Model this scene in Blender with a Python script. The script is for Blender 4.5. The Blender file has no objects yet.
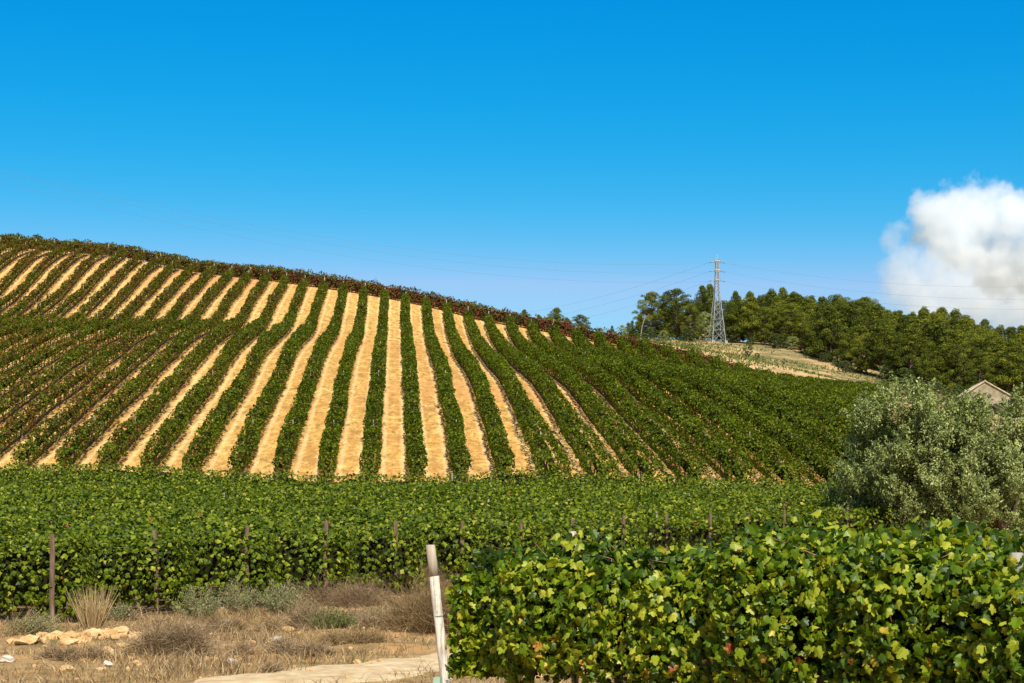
import bpy, math, random
import numpy as np
from mathutils import Vector

# ------------------------------------------------------------------ camera, sky, sun, exposure
S = bpy.context.scene
COL = S.collection
F = 1707.0            # focal length in pixels of a 1024 px wide frame
CAMZ = 1.83
HORIZON = 533.0
cam_d = bpy.data.cameras.new('camera')
cam_d.sensor_width = 36.0
cam_d.lens = 36.0 * F / 1024.0
cam_d.shift_y = (HORIZON - 341.5) / 1024.0
cam_d.clip_start = 0.1
cam_d.clip_end = 20000
cam = bpy.data.objects.new('camera', cam_d)
COL.objects.link(cam)
cam.location = (0, 0, CAMZ)
cam.rotation_euler = (math.radians(90), 0, 0)
S.camera = cam

SUN_EL = math.radians(44)
SUN_AZ = math.radians(167)          # clockwise from +Y: behind the camera, to its right
W = bpy.data.worlds.new('World')
S.world = W
W.use_nodes = True
nt = W.node_tree
nt.nodes.clear()
wo = nt.nodes.new('ShaderNodeOutputWorld')
bg = nt.nodes.new('ShaderNodeBackground')
sky = nt.nodes.new('ShaderNodeTexSky')
sky.sky_type = 'NISHITA'
sky.sun_disc = False
sky.sun_elevation = SUN_EL
sky.sun_rotation = SUN_AZ
sky.air_density = 1.0
sky.dust_density = 0.4
sky.ozone_density = 2.0
# deep polarised blue: grade the sky's own colours channel by channel
hsv = nt.nodes.new('ShaderNodeHueSaturation')
hsv.inputs['Saturation'].default_value = 1.42
hsv.inputs['Hue'].default_value = 0.487
nt.links.new(sky.outputs[0], hsv.inputs['Color'])
sepc = nt.nodes.new('ShaderNodeSeparateColor'); comc = nt.nodes.new('ShaderNodeCombineColor')
nt.links.new(hsv.outputs[0], sepc.inputs[0])
def _m(op, a, b):
    n = nt.nodes.new('ShaderNodeMath'); n.operation = op
    nt.links.new(a, n.inputs[0]); n.inputs[1].default_value = b
    return n.outputs[0]
nt.links.new(_m('MINIMUM', _m('MULTIPLY', _m('POWER', sepc.outputs[0], 3.8), 0.135), 2.9), comc.inputs[0])
nt.links.new(sepc.outputs[1], comc.inputs[1])
nt.links.new(_m('MULTIPLY', _m('POWER', sepc.outputs[2], 0.55), 2.75), comc.inputs[2])
# the deepest grading belongs to the low northern sky; overhead and behind it stays the plain sky
tcw = nt.nodes.new('ShaderNodeTexCoord'); sxyz = nt.nodes.new('ShaderNodeSeparateXYZ')
nt.links.new(tcw.outputs['Generated'], sxyz.inputs[0])
def _mr(v, a, b, c, d):
    n = nt.nodes.new('ShaderNodeMapRange'); n.interpolation_type = 'SMOOTHSTEP'
    for i, x in ((1, a), (2, b), (3, c), (4, d)): n.inputs[i].default_value = x
    nt.links.new(v, n.inputs[0]); return n.outputs[0]
gf_ = nt.nodes.new('ShaderNodeMath'); gf_.operation = 'MULTIPLY'
nt.links.new(_mr(sxyz.outputs[2], 0.34, 0.6, 1.0, 0.0), gf_.inputs[0]); nt.links.new(_mr(sxyz.outputs[1], -0.1, 0.6, 0.0, 1.0), gf_.inputs[1])
mxw = nt.nodes.new('ShaderNodeMixRGB')
nt.links.new(gf_.outputs[0], mxw.inputs[0]); nt.links.new(sky.outputs[0], mxw.inputs[1]); nt.links.new(comc.outputs[0], mxw.inputs[2])
nt.links.new(mxw.outputs[0], bg.inputs['Color'])
bg.inputs['Strength'].default_value = 0.080
nt.links.new(bg.outputs[0], wo.inputs['Surface'])

sd = bpy.data.lights.new('sun', 'SUN')
sd.energy = 5.0
sd.angle = math.radians(0.53)
sd.color = (1.0, 0.935, 0.82)
sun = bpy.data.objects.new('sun', sd)
COL.objects.link(sun)
sdir = Vector((math.sin(SUN_AZ) * math.cos(SUN_EL), math.cos(SUN_AZ) * math.cos(SUN_EL), math.sin(SUN_EL)))
sun.rotation_euler = sdir.to_track_quat('Z', 'Y').to_euler()
sun.location = sdir * 100

S.view_settings.view_transform = 'Standard'
S.view_settings.look = 'None'
S.view_settings.gamma = 1.0
S.view_settings.exposure = 0.5
S.cycles.max_bounces = 14
S.cycles.diffuse_bounces = 3
S.cycles.glossy_bounces = 2
S.cycles.transmission_bounces = 4
S.cycles.volume_bounces = 14
S.cycles.transparent_max_bounces = 8
S.cycles.caustics_reflective = False
S.cycles.caustics_refractive = False
S.cycles.use_denoising = True
S.cycles.denoiser = 'OPENIMAGEDENOISE'
S.cycles.denoising_input_passes = 'RGB_ALBEDO_NORMAL'
S.cycles.denoising_prefilter = 'ACCURATE'

# ------------------------------------------------------------------ helpers
RNG = np.random.default_rng(7)


def link(o, parent=None):
    COL.objects.link(o)
    if parent is not None:
        o.parent = parent
    return o


def tag(o, label=None, cat=None, group=None, kind=None):
    if label: o['label'] = label
    if cat: o['category'] = cat
    if group: o['group'] = group
    if kind: o['kind'] = kind
    return o


def empty(name, loc, label, cat, group=None, rz=0.0):
    o = bpy.data.objects.new(name, None)
    o.empty_display_size = 0.2
    o.location = loc
    o.rotation_euler = (0, 0, rz)
    COL.objects.link(o)
    return tag(o, label, cat, group)


def norm(a):
    return a / (np.linalg.norm(a, axis=-1, keepdims=True) + 1e-9)


class MB:
    """collects vertices and faces of one mesh; 'tint' is a per-point attribute"""
    def __init__(self):
        self.v = []; self.t = []; self.f = []; self.n = 0; self.mi = []

    def add(self, v, faces, tint=None, mat=0):
        v = np.asarray(v, dtype=np.float32).reshape(-1, 3)
        if tint is None: tint = np.full(len(v), 0.5)
        tint = np.broadcast_to(np.asarray(tint, dtype=np.float32), (len(v),))
        self.v.append(v); self.t.append(tint)
        for fa in (faces if isinstance(faces, list) else [faces]):
            fa = np.asarray(fa, dtype=np.int32)
            self.f.append(fa + self.n)
            self.mi.append(np.full(len(fa), mat, dtype=np.int32))
        self.n += len(v)

    def build(self, name, mats, parent=None, smooth=False):
        v = np.concatenate(self.v); t = np.concatenate(self.t)
        me = bpy.data.meshes.new(name)
        me.vertices.add(len(v)); me.vertices.foreach_set('co', v.ravel())
        tot = np.concatenate([np.full(len(f), f.shape[1], dtype=np.int32) for f in self.f])
        loops = np.concatenate([f.ravel() for f in self.f]).astype(np.int32)
        start = np.concatenate([[0], np.cumsum(tot)[:-1]]).astype(np.int32)
        me.loops.add(len(loops)); me.loops.foreach_set('vertex_index', loops)
        me.polygons.add(len(tot)); me.polygons.foreach_set('loop_start', start)
        me.polygons.foreach_set('loop_total', tot)
        me.polygons.foreach_set('material_index', np.concatenate(self.mi))
        me.polygons.foreach_set('use_smooth', np.full(len(tot), smooth, dtype=bool))
        at = me.attributes.new('tint', 'FLOAT', 'POINT')
        at.data.foreach_set('value', t.astype(np.float32))
        for m in (mats if isinstance(mats, (list, tuple)) else [mats]):
            me.materials.append(m)
        me.update(calc_edges=True)
        me.validate()
        o = bpy.data.objects.new(name, me)
        return link(o, parent)


def box(mb, c, d, rz=0.0, tint=None, top=None, mat=0):
    c = np.array(c, float); d = np.array(d, float) / 2
    v = np.array([[x, y, z] for z in (-1, 1) for y in (-1, 1) for x in (-1, 1)], float)
    s = np.ones((8, 1))
    vv = v * d
    if top is not None: vv[4:, :2] *= top
    ca, sa = math.cos(rz), math.sin(rz)
    R = np.array([[ca, sa, 0], [-sa, ca, 0], [0, 0, 1]])
    vv = vv @ R + c
    mb.add(vv, np.array([[0, 2, 3, 1], [4, 5, 7, 6], [0, 1, 5, 4], [2, 6, 7, 3], [0, 4, 6, 2], [1, 3, 7, 5]]), tint, mat)


def tube(mb, pts, radii, n=8, tint=None, caps=True, mat=0):
    pts = np.asarray(pts, float)
    m = len(pts)
    radii = np.broadcast_to(np.asarray(radii, float), (m,))
    d = np.gradient(pts, axis=0) if m > 1 else np.array([[0, 0, 1.0]])
    d = norm(d)
    up = np.array([0, 0, 1.0]) if abs(d[0][2]) < 0.9 else np.array([1.0, 0, 0])
    a = norm(np.cross(d, up)); b = np.cross(d, a)
    an = np.linspace(0, 2 * math.pi, n, endpoint=False)
    v = pts[:, None, :] + radii[:, None, None] * (np.cos(an)[None, :, None] * a[:, None, :] + np.sin(an)[None, :, None] * b[:, None, :])
    v = v.reshape(-1, 3)
    i = np.arange(n); j = (i + 1) % n
    fs = [np.stack([k * n + i, k * n + j, (k + 1) * n + j, (k + 1) * n + i], 1) for k in range(m - 1)]
    fl = [np.concatenate(fs)]
    if caps:
        fl.append(np.arange(n)[None, :][:, ::-1]); fl.append(((m - 1) * n + np.arange(n))[None, :])
    mb.add(v, fl, tint, mat)


def noise1(x, seed, octs=3):
    """smooth 1-D value noise, about -1..1"""
    out = np.zeros_like(x, dtype=float)
    amp = 1.0; fr = 1.0; tot = 0
    for o in range(octs):
        r = np.random.default_rng(seed * 31 + o).uniform(-1, 1, 512)
        xx = x * fr + 37.1 * o
        i = np.floor(xx).astype(int); f = xx - i; f = f * f * (3 - 2 * f)
        out += amp * (r[i % 512] * (1 - f) + r[(i + 1) % 512] * f)
        tot += amp; amp *= 0.55; fr *= 2.1
    return out / tot * 1.4


def noise2(x, y, seed, octs=3):
    out = np.zeros(np.broadcast(x, y).shape)
    amp = 1.0; fr = 1.0; tot = 0
    for o in range(octs):
        r = np.random.default_rng(seed * 57 + o).uniform(-1, 1, (128, 128))
        xx = x * fr + 11.3 * o; yy = y * fr + 5.7 * o
        i = np.floor(xx).astype(int); j = np.floor(yy).astype(int)
        f = xx - i; g = yy - j; f = f * f * (3 - 2 * f); g = g * g * (3 - 2 * g)
        i0 = i % 128; i1 = (i + 1) % 128; j0 = j % 128; j1 = (j + 1) % 128
        out += amp * ((r[i0, j0] * (1 - f) + r[i1, j0] * f) * (1 - g) + (r[i0, j1] * (1 - f) + r[i1, j1] * f) * g)
        tot += amp; amp *= 0.55; fr *= 2.1
    return out / tot * 1.4


# leaf outlines, y from stem to tip, folded along the middle (z)
KITE = (np.array([[0, -.5, 0], [.42, -.02, .10], [0, .5, -.05], [-.42, -.02, .10]]), np.array([[0, 1, 2, 3]]))
SLIM = (np.array([[0, -.5, 0], [.16, 0, .03], [0, .5, 0], [-.16, 0, .03]]), np.array([[0, 1, 2, 3]]))
_vo = np.array([[0, -.42], [.14, -.52], [.34, -.42], [.40, -.22], [.34, -.12], [.52, .06], [.44, .2], [.24, .18], [.20, .36], [0, .54],
                [-.20, .36], [-.24, .18], [-.44, .2], [-.52, .06], [-.34, -.12], [-.40, -.22], [-.34, -.42], [-.14, -.52]])
_vz = -0.42 * np.abs(_vo[:, 0]) - 0.16 * np.maximum(_vo[:, 1], 0) ** 2 * 2
_vc = np.array([[0, -.2, .06]])
VINE = (np.concatenate([_vc, np.concatenate([_vo, _vz[:, None]], 1)]),
        np.array([[0, k + 1, (k + 1) % len(_vo) + 1] for k in range(len(_vo))]))
_po = _vo[[0, 3, 5, 7, 9, 11, 13, 15]]
POLY = (np.concatenate([_vc, np.concatenate([_po, (-0.3 * np.abs(_po[:, 0]))[:, None]], 1)]),
        np.array([[0, k + 1, (k + 1) % len(_po) + 1] for k in range(len(_po))]))


def leaves(mb, P, N, size, shape, rng, tint, droop=0.0, spread=0.5, width=1.0, mat=0):
    n = len(P)
    if n == 0: return
    N = norm(norm(N) + rng.normal(0, spread, (n, 3)))
    # tip direction: random in the leaf plane, pulled down by droop
    D = rng.normal(0, 1, (n, 3)); D[:, 2] -= droop
    Y = norm(D - (D * N).sum(1, keepdims=True) * N)
    X = np.cross(Y, N)
    tv, tf = shape
    size = np.broadcast_to(size, (n,))[:, None, None]
    curl = rng.uniform(0.4, 1.8, (n, 1, 1))
    v = P[:, None, :] + size * (tv[None, :, 0:1] * width * X[:, None, :] + tv[None, :, 1:2] * Y[:, None, :] + curl * tv[None, :, 2:3] * N[:, None, :])
    k = len(tv)
    f = (tf[None, :, :] + (np.arange(n) * k)[:, None, None]).reshape(-1, tf.shape[1])
    mb.add(v.reshape(-1, 3), f, np.repeat(np.broadcast_to(tint, (n,)), k), mat)


# ------------------------------------------------------------------ materials
def new_mat(name):
    m = bpy.data.materials.new(name); m.use_nodes = True
    m.node_tree.nodes.clear()
    return m, m.node_tree


def nd(nt, t, **kw):
    n = nt.nodes.new(t)
    for k, v in kw.items():
        if k.startswith('_'): setattr(n, k[1:], v)
        else: n.inputs[k.replace('_', ' ')].default_value = v
    return n


def ramp(nt, stops, interp='LINEAR'):
    r = nt.nodes.new('ShaderNodeValToRGB'); r.color_ramp.interpolation = interp
    e = r.color_ramp.elements
    while len(e) > 1: e.remove(e[0])
    e[0].position = stops[0][0]; e[0].color = (*stops[0][1], 1)
    for p, c in stops[1:]:
        x = e.new(p); x.color = (*c, 1)
    return r


def leaf_mat(name, stops, rough=0.5, trans=0.3, tcol=(1.5, 1.4, .5), spec=0.35, vary=0.0, objvary=0.0):
    m, nt = new_mat(name)
    L = nt.links.new
    a = nd(nt, 'ShaderNodeAttribute', _attribute_name='tint')
    geo = nt.nodes.new('ShaderNodeNewGeometry')
    nz_ = nd(nt, 'ShaderNodeTexNoise', Scale=14.0, Detail=3); L(geo.outputs['Position'], nz_.inputs['Vector'])
    ad = nd(nt, 'ShaderNodeMath', _operation='MULTIPLY_ADD'); L(nz_.outputs[0], ad.inputs[0]); ad.inputs[1].default_value = vary; 
    sb = nd(nt, 'ShaderNodeMath', _operation='SUBTRACT'); L(a.outputs['Fac'], sb.inputs[0]); sb.inputs[1].default_value = vary * .5; L(sb.outputs[0], ad.inputs[2])
    oi = nt.nodes.new('ShaderNodeObjectInfo')
    a2 = nd(nt, 'ShaderNodeMath', _operation='MULTIPLY_ADD'); L(oi.outputs['Random'], a2.inputs[0]); a2.inputs[1].default_value = objvary; L(ad.outputs[0], a2.inputs[2])
    a3 = nd(nt, 'ShaderNodeMath', _operation='SUBTRACT'); L(a2.outputs[0], a3.inputs[0]); a3.inputs[1].default_value = objvary * .5
    r = ramp(nt, stops); L(a3.outputs[0], r.inputs[0])
    p = nd(nt, 'ShaderNodeBsdfPrincipled', Roughness=rough)
    p.inputs['Specular IOR Level'].default_value = spec
    L(r.outputs[0], p.inputs['Base Color'])
    t = nd(nt, 'ShaderNodeBsdfTranslucent')
    mul = nd(nt, 'ShaderNodeMixRGB', _blend_type='MULTIPLY', Fac=1.0); mul.inputs[2].default_value = (*tcol, 1)
    L(r.outputs[0], mul.inputs[1]); L(mul.outputs[0], t.inputs[0])
    mx = nd(nt, 'ShaderNodeMixShader', Fac=trans)
    L(p.outputs[0], mx.inputs[1]); L(t.outputs[0], mx.inputs[2])
    o = nt.nodes.new('ShaderNodeOutputMaterial'); L(mx.outputs[0], o.inputs[0])
    return m


def rough_mat(name, stops, scale=8.0, rough=0.85, bump=0.3, spec=0.2, stretch=(1, 1, 1), detail=6.0, metal=0.0, bdist=0.02):
    m, nt = new_mat(name); L = nt.links.new
    tc = nt.nodes.new('ShaderNodeTexCoord'); mp = nd(nt, 'ShaderNodeMapping'); mp.inputs['Scale'].default_value = stretch
    L(tc.outputs['Object'], mp.inputs[0])
    n = nd(nt, 'ShaderNodeTexNoise', Scale=scale, Detail=detail, Roughness=.65); L(mp.outputs[0], n.inputs['Vector'])
    r = ramp(nt, stops); L(n.outputs[0], r.inputs[0])
    p = nd(nt, 'ShaderNodeBsdfPrincipled', Roughness=rough, Metallic=metal); p.inputs['Specular IOR Level'].default_value = spec
    L(r.outputs[0], p.inputs['Base Color'])
    b = nd(nt, 'ShaderNodeBump', Strength=bump, Distance=bdist); L(n.outputs[0], b.inputs['Height']); L(b.outputs[0], p.inputs['Normal'])
    o = nt.nodes.new('ShaderNodeOutputMaterial'); L(p.outputs[0], o.inputs[0])
    return m


M = {}
# far vines: 0..0.8 greens, then yellow, then wine red and brown
M['vine_far'] = leaf_mat('vine_leaves_far', [(0, (.020, .034, .004)), (.35, (.062, .095, .003)), (.62, (.125, .170, .005)),
                                             (.78, (.20, .21, .012)), (.84, (.20, .09, .025)), (.92, (.14, .028, .018)), (1, (.11, .05, .022))],
                         rough=.6, trans=.25, spec=.15)
M['vine_mid'] = leaf_mat('vine_leaves_field', [(0, (.018, .036, .004)), (.4, (.070, .112, .004)), (.7, (.160, .210, .007)),
                                               (.88, (.24, .27, .02)), (.95, (.36, .34, .04)), (.975, (.30, .10, .03)), (1, (.18, .05, .02))],
                         rough=.5, trans=.3, spec=.22)
M['vine_near'] = leaf_mat('vine_leaves_near', [(0, (.018, .040, .005)), (.35, (.052, .108, .004)), (.62, (.14, .215, .006)),
                                               (.84, (.32, .36, .025)), (.95, (.50, .47, .05)), (.985, (.50, .33, .05)), (.993, (.42, .10, .03)), (1, (.25, .05, .02))],
                          rough=.42, trans=.36, spec=.3, vary=.22)
M['pine'] = leaf_mat('pine_needles', [(0, (.016, .026, .006)), (.4, (.056, .076, .008)), (.68, (.125, .150, .010)), (1, (.25, .25, .02))], rough=.6, trans=.12, spec=.15, objvary=.34)
M['shrub'] = leaf_mat('shrub_leaves', [(0, (.03, .05, .012)), (.5, (.06, .10, .02)), (1, (.14, .19, .04))], rough=.6, trans=.2, spec=.2, objvary=.3)
M['olive'] = leaf_mat('olive_leaves', [(0, (.06, .09, .018)), (.4, (.17, .215, .052)), (.75, (.33, .365, .12)), (1, (.50, .52, .21))], rough=.5, trans=.15, tcol=(1.2, 1.3, .7), spec=.4)
M['sage'] = leaf_mat('sage_shrub_leaves', [(0, (.10, .12, .05)), (.6, (.22, .24, .11)), (1, (.36, .35, .18))], rough=.7, trans=.15, spec=.2)
M['dry'] = leaf_mat('dry_grass_blades', [(0, (.10, .065, .035)), (.4, (.22, .15, .07)), (.8, (.42, .30, .145)), (1, (.62, .49, .27))], rough=.8, trans=.25, tcol=(1.1, 1, .8), spec=.15)
M['weed'] = leaf_mat('green_weed_blades', [(0, (.05, .09, .015)), (.6, (.12, .18, .03)), (1, (.30, .30, .07))], rough=.7, trans=.25, spec=.2)
M['twig'] = leaf_mat('dead_twigs', [(0, (.09, .06, .035)), (.6, (.26, .18, .10)), (1, (.44, .33, .20))], rough=.85, trans=0.05, spec=.1)
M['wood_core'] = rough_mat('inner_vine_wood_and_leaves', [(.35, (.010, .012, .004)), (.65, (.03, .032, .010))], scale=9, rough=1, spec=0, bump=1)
M['bark'] = rough_mat('bark', [(.3, (.06, .04, .028)), (.7, (.17, .12, .085))], scale=6, stretch=(1, 1, .3), bump=.8)
M['vinebark'] = rough_mat('vine_bark', [(.3, (.06, .042, .03)), (.7, (.20, .145, .10))], scale=30, stretch=(1, 1, .25), bump=.8)
M['stake'] = rough_mat('grey_stake', [(.3, (.20, .18, .15)), (.7, (.40, .36, .31))], scale=12, stretch=(1, 1, .2))
M['oldwood'] = rough_mat('weathered_brown_wood', [(.3, (.055, .034, .022)), (.5, (.14, .090, .058)), (.7, (.30, .23, .16))], scale=14, stretch=(1, 1, .12), bump=.6)
M['whitepaint'] = rough_mat('peeling_white_paint', [(.30, (.42, .36, .28)), (.42, (.56, .50, .41)), (.8, (.68, .63, .54))], scale=9, stretch=(1, 1, .25), bump=.4)
def painted_wood():
    m, nt = new_mat('cracked_white_paint'); L = nt.links.new
    tc = nt.nodes.new('ShaderNodeTexCoord')
    def n(scale, st, det=8):
        mp = nd(nt, 'ShaderNodeMapping'); mp.inputs['Scale'].default_value = st; L(tc.outputs['Object'], mp.inputs[0])
        x = nd(nt, 'ShaderNodeTexNoise', Scale=scale, Detail=det, Roughness=.7); L(mp.outputs[0], x.inputs['Vector']); return x
    a = n(45, (1, 1, .05)); b = n(7, (1, 1, .5)); c = n(28, (1, 1, .6))
    r = ramp(nt, [(.34, (.16, .12, .085)), (.44, (.48, .42, .34)), (.56, (.66, .62, .54)), (.8, (.70, .66, .58))]); L(a.outputs[0], r.inputs[0])
    r2 = ramp(nt, [(.36, (.50, .42, .32)), (.55, (1, 1, 1))]); L(b.outputs[0], r2.inputs[0])
    r3 = ramp(nt, [(.34, (.35, .30, .25)), (.40, (1, 1, 1))]); L(c.outputs[0], r3.inputs[0])
    m1 = nd(nt, 'ShaderNodeMixRGB', _blend_type='MULTIPLY', Fac=.8); L(r.outputs[0], m1.inputs[1]); L(r2.outputs[0], m1.inputs[2])
    m2 = nd(nt, 'ShaderNodeMixRGB', _blend_type='MULTIPLY', Fac=.8); L(m1.outputs[0], m2.inputs[1]); L(r3.outputs[0], m2.inputs[2])
    p = nd(nt, 'ShaderNodeBsdfPrincipled', Roughness=.8); p.inputs['Specular IOR Level'].default_value = .2; L(m2.outputs[0], p.inputs['Base Color'])
    bp = nd(nt, 'ShaderNodeBump', Strength=.8, Distance=.006); L(a.outputs[0], bp.inputs['Height']); L(bp.outputs[0], p.inputs['Normal'])
    o = nt.nodes.new('ShaderNodeOutputMaterial'); L(p.outputs[0], o.inputs[0]); return m
M['whitepaint'] = painted_wood()
M['barewood'] = rough_mat('bare_grey_wood', [(.3, (.26, .21, .15)), (.7, (.50, .43, .33))], scale=16, stretch=(1, 1, .1), bump=.6)
M['cane'] = rough_mat('vine_cane', [(.3, (.22, .10, .05)), (.7, (.36, .19, .10))], scale=20)
M['grape'] = rough_mat('dark_grapes', [(.3, (.008, .008, .022)), (.7, (.03, .028, .06))], scale=20, rough=.45, bump=.05, spec=.5)
M['steel'] = rough_mat('galvanised_steel', [(.3, (.32, .35, .36)), (.7, (.50, .53, .54))], scale=3, rough=.5, bump=.05, metal=.35, spec=.5)
M['glassins'] = rough_mat('brown_insulator', [(.3, (.10, .07, .05)), (.7, (.18, .13, .09))], scale=3, rough=.3)
M['wire'] = rough_mat('aluminium_wire', [(.3, (.16, .17, .19)), (.7, (.22, .23, .25))], scale=3, rough=.6)
M['concrete'] = rough_mat('concrete', [(.3, (.24, .22, .19)), (.7, (.38, .35, .31))], scale=3)
M['rock'] = rough_mat('ochre_rock', [(.3, (.36, .19, .07)), (.5, (.54, .35, .15)), (.75, (.66, .50, .29))], scale=5, bump=.7, bdist=.05)
M['whiterock'] = rough_mat('pale_limestone', [(.3, (.38, .31, .23)), (.7, (.60, .54, .46))], scale=5, bump=.7, bdist=.05)
M['plaster'] = rough_mat('stained_plaster', [(.3, (.13, .11, .07)), (.48, (.23, .195, .125)), (.68, (.36, .31, .21))], scale=.9, bump=.4, detail=10, bdist=.04)
M['rooftile'] = rough_mat('old_roof_tile', [(.3, (.26, .21, .14)), (.7, (.50, .42, .30))], scale=2.5, bump=.5)
M['wooddoor'] = rough_mat('dark_plank', [(.3, (.06, .045, .035)), (.7, (.12, .09, .065))], scale=5, stretch=(1, 1, .2))
M['greentube'] = rough_mat('green_plastic_tube', [(.3, (.22, .36, .27)), (.7, (.34, .48, .38))], scale=6, rough=.5, bump=.1)

# ------------------------------------------------------------------ terrain
# control points: row coordinate u (rows run straight in plan, leaning slightly left), distance, height over the camera
SL = 0.068
cp = []
def uc(u, z, h): cp.append((u, z, h))
def xc(x, z, h): cp.append((x + SL * z, z, h))
for u in (-60, -30, 0, 30, 60, 100):
    for z in (-20, 5, 20, 30): uc(u, z, -1.83)
for x, z, h in ((-22, 36, -1.83), (-9, 35, -1.83), (-4, 42, -1.62), (1.6, 50, -1.45), (11, 63, -.98), (17, 70, -.7), (24, 76, -.4), (26, 50, -1.5), (40, 60, -1.2),
                (-25, 60, -.55), (-8, 60, -.75), (-30, 80, .55), (-5, 80, .42), (20, 82, .2), (-35, 95, 1.45), (-10, 95, 1.1), (15, 94, .95), (35, 94, .7), (60, 90, .3),
                (60, 70, -.6), (-50, 70, 0), (-50, 50, -1.2)):
    xc(x, z, h)
for z, h in ((102, 2.9), (112, 4.8), (122, 6.6), (130, 8.0), (140, 9.6), (150, 11.2), (170, 13.7), (190, 16.3)): uc(34, z, h)
for z, h in ((140, 10.6), (150, 12.1), (170, 14.8)): uc(27, z, h)
for u, k_ in ((20, 0), (27, .2)):
    for z, h in ((102, 3.0), (111, 5.0), (120, 6.9), (130, 8.8)): uc(u, z, h - k_)
for u in (-40, -22, -8, 6):
    for z, h in ((102, 2.9), (110, 4.9), (120, 7.2), (130, 9.6), (140, 11.8)): uc(u, z, h)
for u in (-60, -43, -30, -20): 
    for z, h in ((147, 13.6), (160, 16.5), (167, 18.2), (174, 19.6), (181, 20.9), (190, 22.4), (198, 24.4), (205, 26.6), (212, 28.6)): uc(u, z, h)
for z, h in ((157, 16.2), (175, 19.5), (202, 25.0), (216, 29.1), (230, 32.7)): uc(-11, z, h)
for z, h in ((163, 15.6), (186, 19.4), (206, 23.6), (222, 28.0)): uc(8, z, h)
for z, h in ((165, 15.6), (185, 19.0), (198, 21.4), (214, 24.9), (223, 27.4)): uc(11, z, h)
uc(20, 140, 10.9); uc(16, 221.7, 26.4); uc(17, 170, 16.0); uc(17, 195, 20.0)
uc(24, 217.5, 24.2); uc(24, 165, 14.9); uc(24, 190, 18.5)
uc(37.6, 211.4, 20.7); uc(38, 160, 12.3); uc(38, 185, 15.8)
uc(46, 208, 17.8); uc(46, 190, 15.3); uc(46, 168, 12.4); uc(46, 148, 9.9); uc(46, 125, 7.0); uc(55, 205, 16.2); uc(55, 185, 13.9); uc(55, 160, 11.2); uc(55, 140, 8.4); uc(56, 120, 5.6); uc(80, 140, 6.5); uc(80, 200, 12.0); uc(56, 102, 2.8)
for u, z, h in ((-21.7, 222, 31.0), (-21.7, 239.5, 35.6), (-38, 225, 33.0), (-38, 248, 39.7), (-30, 245, 37.5), (-60, 225, 34.2), (-60, 252, 42.0), (-48, 250, 41.0), (-48, 261, 42.7), (-30, 256, 39.0),
                (-38, 258, 41.0), (-60, 264, 44.4), (-21.7, 250, 37.4), (-11, 241, 35.2), (8, 234, 30.8), (17, 232, 28.6), (24, 229, 26.9), (37.6, 224, 22.8), (46, 221, 19.6), (56, 217, 17.6)):
    uc(u, z, h)
for x, z, h in ((-100, 300, 42), (-40, 300, 40), (-12, 300, 37), (8, 300, 34.3), (8, 350, 37.5), (-60, 380, 38), (20, 350, 39.6), (42, 350, 39.1), (33.6, 280, 29.6), (15, 265, 30.5), (26, 255, 27.6),
                (55, 350, 38), (62, 345, 36), (67, 330, 31.2), (72, 315, 27.6), (86, 300, 23.6), (50, 300, 28.5), (60, 285, 24.2), (69.6, 250, 17.0), (85, 250, 16.0),
                (50, 245, 21.2), (100, 280, 19), (105, 350, 28.5), (82, 400, 43), (115, 400, 36.5), (150, 380, 26), (20, 420, 44), (50, 420, 45.5), (-60, 440, 40), (100, 460, 44), (150, 460, 34), (130, 300, 18), (130, 220, 12)):
    xc(x, z, h)
CP = np.array(cp, float)
sc_ = 50.0
_P = CP[:, :2] / sc_
def _U(r2): return 0.5 * r2 * np.log(r2 + 1e-12)
_n = len(_P)
_d2 = ((_P[:, None, :] - _P[None, :, :]) ** 2).sum(2)
_A = np.zeros((_n + 3, _n + 3)); _A[:_n, :_n] = _U(_d2) + np.eye(_n) * 0.0003
_A[:_n, _n] = 1; _A[:_n, _n + 1:] = _P; _A[_n, :_n] = 1; _A[_n + 1:, :_n] = _P.T
_w = np.linalg.solve(_A, np.concatenate([CP[:, 2], np.zeros(3)]))


def ground(x, y):
    """ground height in world z"""
    x = np.asarray(x, float); y = np.asarray(y, float)
    x, y = np.broadcast_arrays(x, y)
    sh = x.shape; x = x.ravel(); y = y.ravel()
    u = x + SL * y
    uq = np.clip(u, -62, 150); yq = np.clip(y, -20, 460)
    out = np.empty(len(x))
    for s in range(0, len(x), 20000):
        q = np.stack([uq[s:s + 20000], yq[s:s + 20000]], 1) / sc_
        d2 = ((q[:, None, :] - _P[None, :, :]) ** 2).sum(2)
        out[s:s + 20000] = _U(d2) @ _w[:_n] + _w[_n] + q @ _w[_n + 1:]
    dist = np.hypot(u - uq, y - yq)
    z = out + CAMZ
    near = np.clip((32 - y) / 6, 0, 1)
    z = z * (1 - near)
    z = z * np.exp(-(dist / 260.0) ** 2)
    return z.reshape(sh)


def gz(x, y): return float(ground(np.array([x]), np.array([y]))[0])


def crest(u):
    return np.interp(u, [-60, -38, -30, -21.7, -11, 8, 16, 24, 37.6, 56], [252, 248, 245, 239.5, 230, 222.5, 221.5, 217.5, 211.4, 205])


def edge_x(z):       # end line of the field rows: x as a function of distance
    return -9.3 + (z - 35.0) * 1.58 / 2.18


def track_c(y):      # centre line of the dirt track
    return -3.0 + (y - 21.0) * 0.62


def axis(parts):
    out = []
    for a, b, s in parts: out.append(np.arange(a, b, s))
    return np.concatenate(out + [np.array([parts[-1][1]])])


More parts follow.
